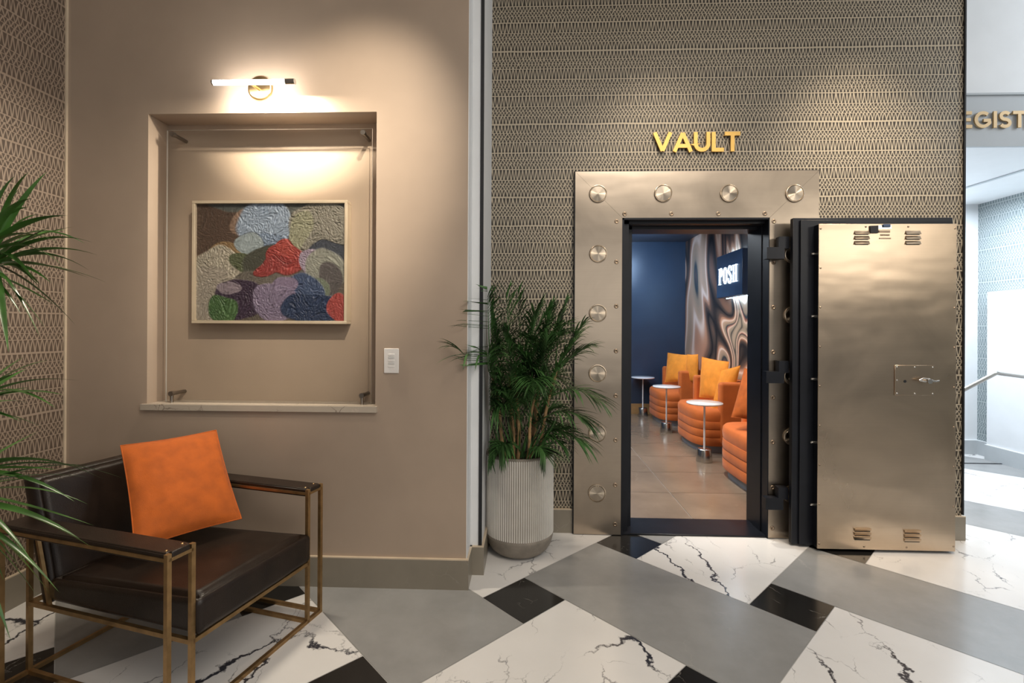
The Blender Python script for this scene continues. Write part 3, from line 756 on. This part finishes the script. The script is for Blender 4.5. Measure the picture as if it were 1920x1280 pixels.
def pillow(name, TL, TR, BR, BLc, thick, mat, label, group=None, seed=0, parts=True):
    TL, TR, BR, BLc = map(Vector, (TL, TR, BR, BLc)); n = 26
    nrm = ((TR-TL)+(BR-BLc)).cross((TL-BLc)+(TR-BR)).normalized()
    if nrm.y > 0: nrm = -nrm
    mb = MB(); vs = []
    def P(u, v, side):
        # pinched edges: sides curve inward
        uu = u; vv = v
        p = (BLc*(1-uu)+BR*uu)*(1-vv)+(TL*(1-uu)+TR*uu)*vv
        c0 = (TL+TR+BR+BLc)/4
        e = max(abs(u*2-1), abs(v*2-1)); m_ = min(abs(u*2-1), abs(v*2-1))
        pinch = (1-m_**2)*.035*e**3
        p = p+(c0-p)*pinch
        prof = ((1-(2*u-1)**2)**.55)*((1-(2*v-1)**2)**.55)
        wr = noise.noise(Vector((u*4+seed, v*4, side*3)))*.006*(prof+.2) + .003*noise.noise(Vector((u*12+seed, v*12, side)))
        return p+nrm*side*(thick/2*prof+wr*(1 if prof > .02 else 0))
    for side in (1, -1):
        o = len(mb.v)
        vs = [P(i/n, j/n, side) for j in range(n+1) for i in range(n+1)]
        fs = [(j*(n+1)+i, j*(n+1)+i+1, (j+1)*(n+1)+i+1, (j+1)*(n+1)+i) for j in range(n) for i in range(n)]
        if side == 1: fs = [f[::-1] for f in fs]
        mb.add(vs, fs, 0, True)
    kw = dict(label=label, category='pillow')
    if group: kw['group'] = group
    ob = mb.build(name, mat, None, **kw)
    if parts:
        mb = MB(); pts = [P(i/n, 0, 1) for i in range(n+1)]+[P(1, i/n, 1) for i in range(1, n+1)]+[P(1-i/n, 1, 1) for i in range(1, n+1)]+[P(0, 1-i/n, 1) for i in range(1, n+1)]
        mb.tube(pts, .0028, 6); mb.build('seam', mat, ob)
    return ob
pillow('throw_pillow', at(226, 835, Z=.857), at(405, 806, Z=.862), at(453, 972, Z=.485), at(252, 1030, Z=.485), .13, 'velvet', 'bright orange velvet throw pillow resting on the brown leather armchair', seed=3)

# ------------------------------------------------------------------ palm in ribbed planter
PX, PY, PR = -.054, 3.075, .2145
pt = thing('potted_palm', 'bushy green palm in a tall white ribbed planter beside the bronze frame', 'potted plant', (PX, PY, 0))
NR = 96
mb = MB(); prof = [(.985, .128), (1, .13), (1, .60)]
mb = MB(); n = NR*4; vs = []; fs = []
hts = [.128, .13, .61, .614]
for hgt, k in ((.128, 0), (.131, 1), (.612, 1), (.615, 0)):
    for i in range(n):
        t_ = 2*PI*i/n; ph = i % 4; r = PR*(1.0 if ph in (0, 1) else .977) if k else PR*.972
        vs.append((PX+r*math.cos(t_), PY+r*math.sin(t_), hgt))
sml = []
for k in range(3):
    for i in range(n): fs.append((k*n+i, k*n+(i+1) % n, (k+1)*n+(i+1) % n, (k+1)*n+i))
mb.add(vs, fs)
for idx in range(len(mb.f)): mb.mi[idx] = 1 if (idx % 4) in (2,) else 0
mb.build('planter', ['potwhite', 'concrete'], pt)
mb = MB(); mb.lathe([(0, 0), (.125, .0), (.155, .012), (.182, .035), (.202, .07), (PR*.99, .11), (PR*.995, .130), (PR*.965, .132)], (PX, PY, 0), n=64); mb.build('planter_base', 'concrete', pt)
mb = MB(); mb.lathe([(PR*.965, .60), (PR*1.0, .614), (PR*.99, .624), (PR*.92, .624), (PR*.91, .60), (PR*.91, .54)], (PX, PY, 0), n=64); mb.build('rim', 'concrete', pt)
mb = MB(); mb.lathe([(0, .585), (.08, .582), (PR*.93, .57)], (PX, PY, 0), n=40); mb.build('soil', 'soil', pt)
def okp(p):
    p = Vector(p)
    if p.y > YV-.05: p.y = YV-.05+(p.y-YV+.05)*.05
    if p.x < XP+.03 and p.y > YP-.06: p.x = XP+.03 if p.y > YP+.06 or p.x > XN else p.x; 
    if p.x < XP+.03 and p.y > YP-.06: p.y = YP-.06
    if p.x < XN+.03 and p.y > YN-.04: p.y = YN-.04
    return p
def leaflet(mb, p0, d, up, L, w, droop, seg=5):
    d = d.normalized(); side = d.cross(up).normalized(); vs = []
    for k in range(seg+1):
        t_ = k/seg; ww = w*(math.sin(PI*min(1, (t_*.86+.12)))**.8)*(1 if k < seg else .05)
        p = p0+d*L*t_+Vector((0, 0, -1))*droop*L*t_*t_
        fold = Vector((0, 0, .25*ww))
        vs += [okp(p-side*ww/2+fold), okp(p), okp(p+side*ww/2+fold)]
    fs = []
    for k in range(seg):
        o = k*3; fs += [(o, o+1, o+4, o+3), (o+1, o+2, o+5, o+4)]
    mb.add(vs, fs, 0, True)
def frond(base, az, L, rise, droop, lf=.20, nl=22, w=.011, start=.32):
    mb = MB(); h = Vector((math.cos(az), math.sin(az), 0)); pts = []
    for k in range(17):
        t_ = k/16; pts.append(okp(base+h*L*t_+Vector((0, 0, rise*t_-droop*t_*t_))))
    mb.tube(pts, [.0045*(1-.75*k/16) for k in range(17)], 6)
    for k in range(nl):
        t_ = start+(1-start)*(k+.5)/nl; f = t_*16; i = min(int(f), 15); p = pts[i].lerp(pts[i+1], f-i)
        d = (pts[i+1]-pts[i]).normalized(); sd = d.cross(UP); sd = sd.normalized() if sd.length > .01 else Vector((1, 0, 0))
        prof = (.55+.75*math.sin(PI*min(1, (t_-start)/(1-start)*.8+.15)))
        for sgn in (-1, 1):
            ang = math.radians(58-36*(t_-start)/(1-start)+random.uniform(-8, 8))
            dd = d*math.cos(ang)+sd*sgn*math.sin(ang)+UP*random.uniform(.05, .3)
            leaflet(mb, p, dd, UP, lf*prof*random.uniform(.85, 1.1), w*random.uniform(.8, 1.15), random.uniform(.25, .6))
    mb.build('frond', 'leaf', pt)
rs = random.Random(11)
stems = []
for k in range(9):
    a = 2*PI*k/9+.3; r = .03+.09*rs.random()
    b0 = Vector((PX+r*math.cos(a), PY+r*math.sin(a)*.8-.02, .575)); top = Vector((PX+r*2.1*math.cos(a), PY-.03+r*1.3*math.sin(a), .98+rs.random()*.22))
    stems.append((b0, top))
    pts = [b0.lerp(top, i/6)+Vector((.008*math.sin(i+k), .006*math.cos(i*1.3+k), 0)) for i in range(7)]
    mb = MB(); mb.tube(pts, [.0115-.0008*i+(.0012 if i % 2 else 0) for i in range(7)], 10); mb.build('stem', 'stem', pt)
state = random.getstate(); random.seed(5)
for k, (b0, top) in enumerate(stems):
    for m_ in range(4):
        az = random.choice([random.uniform(-.5, .4), random.uniform(PI+.5, PI+1.1), random.uniform(PI+.5, 2*PI-.4)])
        hz = top.z-.12*m_-random.uniform(0, .08)
        base = b0.lerp(top, min(1, (hz-b0.z)/(top.z-b0.z)))
        frond(base, az, random.uniform(.12, .26), random.uniform(.35, .62), random.uniform(.05, .32), .17, 20, .010)
# upright central sprays and the long arching ones the photo shows
for (px, py_, z0, az, L, ri, dr, lf) in (
    (-.03, 3.02, .95, 4.2, .08, .72, .04, .15), (-.12, 3.0, .95, 3.6, .16, .72, .06, .17), (.02, 3.05, .98, 5.8, .14, .60, .05, .18), (.06, 3.0, .9, 5.9, .28, .62, .10, .2),
    (-.10, 2.98, .95, PI+.85, .42, .46, .12, .2), (-.16, 2.98, .98, PI+1.0, .30, .72, .12, .2), (-.10, 2.99, 1.0, 4.4, .12, .66, .05, .19), (-.02, 2.97, .95, 5.2, .12, .62, .08, .19), (.05, 2.97, .95, 5.0, .2, .5, .10, .19), (-.16, 2.97, .9, 4.2, .2, .5, .14, .18), (-.08, 2.95, .8, 4.6, .2, .5, .14, .18), (.0, 2.95, .8, 4.9, .2, .42, .14, .18),
    (.04, 3.05, .95, 5.85, .34, .50, .16, .19), (.06, 3.05, .9, 5.8, .40, .42, .34, .18), (.04, 3.0, .8, 5.9, .32, .32, .26, .17), (.03, 3.02, .72, 5.95, .32, .22, .22, .17), (.03, 3.0, .62, 5.9, .18, .34, .26, .13),
    (-.1, 2.97, .62, 4.3, .16, .30, .24, .14), (-.14, 3.0, .6, 4.0, .15, .34, .30, .13), (.02, 2.95, .6, 5.3, .14, .30, .24, .13)):
    frond(Vector((px, py_, z0)), az, L, ri, dr, lf, 22, .011)
for k in range(3): pass
mb = MB()
for k in range(46):
    a = random.uniform(0, 2*PI); r = random.uniform(0, .15); h = random.uniform(.12, .42); lean = random.uniform(-.12, .12)
    leaflet(mb, Vector((PX+r*math.cos(a), PY-.02+r*math.sin(a)*.8, .575)), Vector((math.cos(a)*.45+lean, math.sin(a)*.4-.1, 1)), Vector((0, 1, 0)), h, .010, .12, 6)
mb.build('undergrowth', 'leaf', pt)
random.setstate(state)

# ------------------------------------------------------------------ dracaena at the left edge
dt = thing('dracaena', 'spiky strap-leaved plant reaching in from the left edge beside the armchair', 'potted plant', (-2.08, 1.36, 0))
DXc, DYc = -2.06, 1.36
mb = MB(); mb.lathe([(0, 0), (.12, 0), (.15, .02), (.175, .34), (.165, .35), (.15, .30), (0, .29)], (DXc, DYc, 0), n=40); mb.build('pot', 'concrete', dt)
heads = [Vector((-1.75, 1.50, 1.60)), Vector((-1.84, 1.49, 1.10)), Vector((-1.85, 1.45, .87)), Vector((-2.15, 1.3, 1.9))]
for h in heads:
    b0 = Vector((DXc+(h.x-DXc)*.2, DYc+(h.y-DYc)*.2, .28)); mb = MB()
    mb.tube([Vector((b0.x+(h.x-b0.x)*(i/8)**4, b0.y+(h.y-b0.y)*(i/8), b0.z+(h.z-b0.z)*i/8))+Vector((.012*math.sin(i*1.7), .01*math.cos(i*2.1), 0)) for i in range(9)], [.02-.001*i for i in range(9)], 10); mb.build('stem', 'trunk', dt)
def strap(h, az, el, L, w, dr):
    mb = MB(); d = Vector((math.cos(az)*math.cos(el), math.sin(az)*math.cos(el), math.sin(el))); seg = 12
    side = d.cross(UP).normalized(); vs = []
    tw = random.uniform(-.5, .5)
    for k in range(seg+1):
        t_ = k/seg; ww = w*(.5+.9*t_ if t_ < .45 else .905*(1-((t_-.45)/.55)**1.6)+.01)
        p = h+d*L*t_+Vector((0, 0, -dr*L*t_**2.2))
        if p.x < XL+.03: p.x = XL+.03
        sd = (side*math.cos(tw)+UP*math.sin(tw)).normalized()
        n_ = sd.cross(d).normalized()*.18*ww
        vs += [p-sd*ww/2+n_, p, p+sd*ww/2+n_]
    fs = []
    for k in range(seg): o = k*3; fs += [(o, o+1, o+4, o+3), (o+1, o+2, o+5, o+4)]
    mb.add(vs, fs, 0, True); mb.build('leaf', 'leaf2', dt)
def strap_to(h, tip, w, lift):
    # a leaf from the head to a tip, arched by lift
    mb = MB(); seg = 12; vs = []; tw = random.uniform(-.7, .5)
    pts = [h.lerp(tip, k/seg)+Vector((0, 0, lift*4*(k/seg)*(1-k/seg))) for k in range(seg+1)]
    for k in range(seg+1):
        t_ = k/seg; ww = w*(.45+1.1*t_ if t_ < .4 else .89*(1-((t_-.4)/.6)**1.5)+.006)
        d = (pts[min(k+1, seg)]-pts[max(k-1, 0)]).normalized(); side = d.cross(UP).normalized()
        sd = (side*math.cos(tw)+d.cross(side)*math.sin(tw)).normalized(); n_ = sd.cross(d).normalized()*.16*ww
        p = pts[k]; vs += [p-sd*ww/2+n_, p, p+sd*ww/2+n_]
    fs = []
    for k in range(seg): o = k*3; fs += [(o, o+1, o+4, o+3), (o+1, o+2, o+5, o+4)]
    mb.add(vs, fs, 0, True); mb.build('leaf', 'leaf2', dt)
random.seed(21)
TIPS = ([(55, 322), (88, 322), (38, 352), (28, 330), (58, 372), (54, 388), (70, 402), (127, 404), (95, 425), (137, 425), (175, 455), (183, 478), (160, 457), (168, 507), (168, 521), (96, 530), (76, 540), (60, 520), (104, 572), (143, 611), (88, 619), (75, 632), (40, 590), (16, 660), (120, 500), (110, 455), (80, 440), (40, 450), (30, 545)],
        [(150, 714), (46, 691), (90, 675), (105, 765), (57, 726), (30, 700), (20, 740), (80, 800), (40, 790), (120, 740)],
        [(166, 895), (192, 897), (176, 985), (110, 881), (184, 873), (235, 898), (165, 945), (178, 1029), (75, 1125), (92, 1110), (60, 1052), (110, 1109), (20, 1200), (140, 940), (60, 900), (150, 1010), (8, 1090), (36, 1060)])
for hi, tips in enumerate(TIPS):
    for px, py_ in tips:
        tip = at(px, py_, Y=random.uniform(1.36, 1.62)); L = (tip-heads[hi]).length
        strap_to(heads[hi]+Vector((random.uniform(-.02, .02), random.uniform(-.02, .02), random.uniform(-.05, .05))), tip, random.uniform(.017, .028), L*random.uniform(.03, .16))
for hi, h in enumerate(heads):
    for k in range((10, 8, 8, 8)[hi]):
        az = random.uniform(1.2, 4.6); strap(h, az, random.uniform(-.3, .8), random.uniform(.28, .42), random.uniform(.018, .028), random.uniform(.05, .35))

# ------------------------------------------------------------------ vault room furniture
G1 = 'orange lounge chairs in the vault room'
def make_lounge(label):
    t = thing('lounge_chair', label, 'lounge chair', (0, 0, 0), 0, G1)
    def plan(s_, n=56):  # rounded front towards -x ; local x 0 (front) .. .66 (back), y -.48..+.48
        pts = []
        for i in range(n):
            a = 2*PI*i/n; ca, sa = math.cos(a), math.sin(a); e = .55
            x = .33-.33*s_[0]*math.copysign(abs(ca)**e, ca); y = .46*s_[1]*math.copysign(abs(sa)**e, sa); pts.append((x, y))
        return pts
    def loft(layers, name, mat):
        mb = MB(); n = 56; vs = []
        for sx, sy, z in layers: vs += [(x, y, z) for x, y in plan((sx, sy), n)]
        fs = [(k*n+i, k*n+(i+1) % n, (k+1)*n+(i+1) % n, (k+1)*n+i) for k in range(len(layers)-1) for i in range(n)]
        mb.add(vs, fs, 0, True); mb.add(vs[-n:], [tuple(range(n))], 0, True); mb.add(vs[:n], [tuple(range(n))[::-1]], 0)
        return mb.build(name, mat, t, world=False)
    loft([(.86, .9, 0), (.86, .9, .085)], 'plinth', 'plinth')
    lay = []
    for z0, z1 in ((.08, .175), (.175, .265), (.265, .355)):
        lay += [(.985, .985, z0), (.993, .993, z0+.006), (.996, .996, (z0+z1)/2), (.993, .993, z1-.006), (.985, .985, z1)]
    loft(lay, 'base', 'velvet_chair')
    loft([(.978, .978, .355), (.99, .99, .375), (1.0, 1.0, .42), (.985, .985, .465), (.93, .93, .487), (.80, .82, .497), (.4, .4, .505), (.05, .05, .507)], 'seat', 'velvet_chair')
    mb = MB(); mb.box((.54, -.47, .10), (.66, .47, .80), bev=.04, seg=4); mb.build('backrest', 'velvet_chair', t, world=False)
    for y in (-1, 1):
        mb = MB(); mb.box((.26, y*.47, .10), (.62, y*.37, .80), bev=.035, seg=4); mb.build('arm', 'velvet_chair', t, world=False)
    return t
lc1 = make_lounge('nearest orange velvet lounge chair, cut off by the doorway edge')
lc2 = copy_tree(lc1); lc2['label'] = 'middle orange velvet lounge chair of the row along the mural wall'
lc3 = copy_tree(lc1); lc3['label'] = 'farthest orange velvet lounge chair, close to the dark blue back wall'
lc1.location = (1.845, 4.44, 0); lc2.location = (1.89, 5.99, 0); lc3.location = (1.90, 7.50, 0)
G2 = 'golden pillows on the lounge chairs'
pl = [ # px corners TL TR BR BL with Y distances
 ('large golden pillow on the farthest lounge chair', [(1252, 661), (1297, 666), (1291, 716), (1247, 716)], (7.70, 7.20, 7.10, 7.50), .13, 'velvet_gold'),
 ('small golden pillow tucked behind the large one on the farthest lounge chair', [(1288, 664), (1309, 664), (1308, 716), (1288, 718)], (7.2, 6.98, 6.93, 7.12), .12, 'velvet_gold'),
 ('large golden pillow on the middle lounge chair', [(1316, 669), (1367, 678), (1358, 752), (1311, 744)], (6.2, 5.75, 5.65, 6.02), .13, 'velvet_gold'),
 ('brownish shaded pillow at the near side of the middle lounge chair', [(1352, 693), (1388, 685), (1372, 764), (1330, 778)], (5.75, 5.62, 5.56, 5.66), .11, 'velvet_gold'),
 ('orange pillow on the nearest lounge chair', [(1396, 690), (1450, 700), (1445, 793), (1371, 782)], (4.62, 4.3, 4.22, 4.44), .13, 'velvet')]
for k, (lab, cs, yss, th_, mt) in enumerate(pl):
    pts = [at(c_[0], c_[1], Y=y_) for c_, y_ in zip(cs, yss)]
    pillow('throw_pillow', *pts, th_, mt, lab, G2, seed=10+k)
G3 = 'small round side tables by the lounge chairs'
def make_table(label):
    t = thing('side_table', label, 'side table', (0, 0, 0), 0, G3)
    mb = MB(); mb.lathe([(0, .607), (.168, .607), (.182, .612), (.184, .620), (.180, .627), (0, .628)], (0, 0, 0), n=48); mb.build('tabletop', 'tabletop', t, world=False)
    mb = MB(); mb.cyl((0, 0, .13), (0, 0, .608), .010, n=16); mb.build('pole', 'tabletop', t, world=False)
    mb = MB(); mb.lathe([(0, 0), (.082, 0), (.084, .006), (.068, .128), (.064, .134), (0, .134)], (0, 0, 0), n=40); mb.build('base', 'steel', t, world=False)
    return t
t1 = make_table('white round side table in front of the nearest orange chair'); t2 = copy_tree(t1); t3 = copy_tree(t1)
t2['label'] = 'white round side table between the middle and farthest orange chairs'; t3['label'] = 'farthest white round side table, in front of the blue wall'
for o, (px, py_) in ((t1, (1325, 868)), (t2, (1252, 812)), (t3, (1207, 781))):
    p = at(px, py_, Z=0); o.location = (p.x-.0, p.y+.07, 0)

# POSH sign
sg = thing('light_box_sign', 'dark blue box sign with glowing white letters POSH on the mural wall', 'sign', (2.4, 5.85, 1.75))
SX, SY0, SY1, SZ0, SZ1 = 2.375, 5.50, 6.24, 1.79, 2.31
mb = MB(); mb.box((SX, SY0, SZ0), (SX+.12, SY1, SZ1), bev=.004, seg=1); mb.build('box', 'bluedark', sg)
mb = MB(); e = .03
mb.box((SX+.122, SY0-.004, SZ0-.004), (SX+.135, SY1+.004, SZ1+.004)); mb.build('back_glow', 'neon2', sg)
mb = MB(); mb.box((SX+.135, SY0+.1, SZ0+.1), (VX1-.006, SY1-.1, SZ1-.1)); mb.build('mount', 'blackmat', sg)
def posh(chh, mb, y, h):
    # condensed high-contrast serif; ux runs towards -Y (towards the viewer)
    ux = Vector((0, -1, 0)); face = Vector((-1, 0, 0)); org = Vector((SX-.001, y, SZ0+.158)); T_, H_ = .020, .005
    def st(p, w): stroke(mb, p, w, org, ux, UP, face, .012)
    if chh == 'P':
        st([(.03, 0), (.03, h)], T_); st([(.0, .004), (.065, .004)], H_); st([(0, h-.005), (.08, h-.005)], H_); st([(.06, h-.005)]+arc(.07, h*.76, .028, h*.235, 90, -90, 8)+[(.04, h*.525)], .014); st([(.102, h*.66), (.102, h*.86)], .018); w = .125
    elif chh == 'O':
        st(arc(.06, h/2, .045, h/2-.005, 0, 360, 24), .012); st([(.018, h*.2), (.018, h*.8)], .019); st([(.102, h*.2), (.102, h*.8)], .019); w = .13
    elif chh == 'S':
        st([(.098, h*.70), (.098, h-.01)], .010); st([(.014, .01), (.014, h*.3)], .010)
        st(arc(.055, h*.76, .036, h*.235, 40, 180, 8)+[(.03, h*.62), (.085, h*.40)]+arc(.055, h*.24, .036, h*.235, 0, -140, 8), .018); st([(.024, h*.68), (.092, h*.36)], .024); w = .118
    else:
        for x in (.03, .10): st([(x, 0), (x, h)], T_-.006); st([(x-.028, .004), (x+.028, .004)], H_); st([(x-.028, h-.005), (x+.028, h-.005)], H_)
        st([(.03, h/2), (.10, h/2)], H_); w = .13
    return w
y = SY1-.085
for chh in 'POSH':
    mb = MB(); w = posh(chh, mb, y, .20); mb.build('letter', 'neon', sg); y -= w+.012
# tiny ceiling spotlight
p = at(1180, 441, Y=6.6)
sp = thing('ceiling_spotlight', 'tiny bright ceiling spotlight at the top left corner of the doorway view', 'spotlight', (p.x, 6.6, VZ1))
mb = MB(); mb.cyl((p.x, 6.6, VZ1), (p.x, 6.6, VZ1-.10), .035, n=20); mb.build('housing', 'black', sp)
mb = MB(); mb.cyl((p.x, 6.6, VZ1-.10), (p.x, 6.6, VZ1-.108), .028, n=20); mb.build('bulb', 'bulb', sp)

# ------------------------------------------------------------------ lights
def area(name, loc, target, size, power, col, sy=None):
    l = bpy.data.lights.new(name, 'AREA'); l.energy = power; l.color = col; l.shape = 'RECTANGLE'; l.size = size; l.size_y = sy or size
    o = bpy.data.objects.new(name, l); COL.objects.link(o); o.location = loc
    o.rotation_euler = (Vector(target)-Vector(loc)).to_track_quat('-Z', 'Y').to_euler(); return o
def spot(name, loc, target, power, col, angle, blend=.6, size=.05):
    l = bpy.data.lights.new(name, 'SPOT'); l.energy = power; l.color = col; l.spot_size = math.radians(angle); l.spot_blend = blend; l.shadow_soft_size = size
    o = bpy.data.objects.new(name, l); COL.objects.link(o); o.location = loc
    o.rotation_euler = (Vector(target)-Vector(loc)).to_track_quat('-Z', 'Y').to_euler(); return o
WARM = (1, .85, .67); NEU = (1, .93, .84); COOL = (.80, .90, 1)
area('picture_lamp', (-1.35, YN-.09, zl-.018), (-1.35, YN-.035, 0), .30, 22, (1, .88, .70), .03)
spot('downlight', (2.1, 2.2, 4.2), (2.25, 3.3, 1.95), 420, WARM, 50, 1.0, .12)
spot('downlight', (.95, 2.2, 4.2), (.9, 3.3, 1.75), 205, WARM, 50, 1.0, .12)
spot('downlight', (.1, .70, 4.2), (-1.14, 2.7, 2.10), 700, (1, .88, .72), 31, 1.0, .035)
spot('downlight', (-1.9, 1.3, 4.2), (-2.0, 2.3, .6), 45, WARM, 45, .9, .08)
spot('downlight', (-.3, 1.2, 4.2), (-.3, 1.9, 0), 60, WARM, 60, 1, .1)
area('lobby_overhead_fill', (1.5, -.8, 4.15), (1.5, -.6, 0), 2.4, 105, NEU, 2.0)  # added overhead area lamp for ambient fill, set right so the left stays darker
area('lobby_back_fill', (1.5, -3.0, 1.9), (1.0, 3, 1.2), 3.0, 26, (1, .96, .9), 2.4)  # area lamp added behind the camera, for fill and reflections in the bronze
area('hall_light', (4.3, 4.75, 2.78), (4.3, 4.75, 0), .7, 95, COOL, .9)
area('upper_wall_fill', (5.6, 2.2, 3.9), (4.0, 4.0, 3.4), .8, 20, COOL, .6)  # added lamp that only lifts the white wall above the beam
area('door_streak_fill', (7.2, -3.2, 3.15), (2.2, 3.1, 1.9), 3.2, 105, (1, .93, .82), .9)  # unseen strip lamp added so the door panel reflects a bright streak
area('hall_side_fill', (6.6, 2.8, 2.0), (4.0, 4.6, 1.2), 2.5, 120, COOL, 2.5)  # unseen cool area lamp shining into the hall from the right
area('vault_room_light', (.6, 5.6, VZ1-.02), (.9, 5.6, 0), 2.0, 150, (.85, .92, 1), 3.2)
spot('vault_room_spot', (1.2, 4.6, VZ1-.05), (2.2, 4.9, .4), 110, (1, .92, .8), 80, .8, .06)
spot('vault_room_spot', (1.2, 6.3, VZ1-.05), (2.2, 6.3, .5), 110, (1, .92, .8), 80, .8, .06)
spot('vault_room_spot', (1.1, 3.9, VZ1-.05), (1.1, 4.4, .0), 190, (1, .92, .8), 70, .8, .06)
area('vault_sign_wash', (1.7, 6.9, 2.5), (1.7, 8.1, 1.5), .5, 22, (.5, .7, 1), .5)

w = bpy.data.worlds.new('world'); bpy.context.scene.world = w; w.use_nodes = True
w.node_tree.nodes['Background'].inputs[0].default_value = (.80, .84, .9, 1); w.node_tree.nodes['Background'].inputs[1].default_value = .22
vs_ = bpy.context.scene.view_settings
vs_.view_transform = 'Standard'; vs_.look = 'None'; vs_.exposure = 0; vs_.gamma = 1; vs_.use_curve_mapping = False
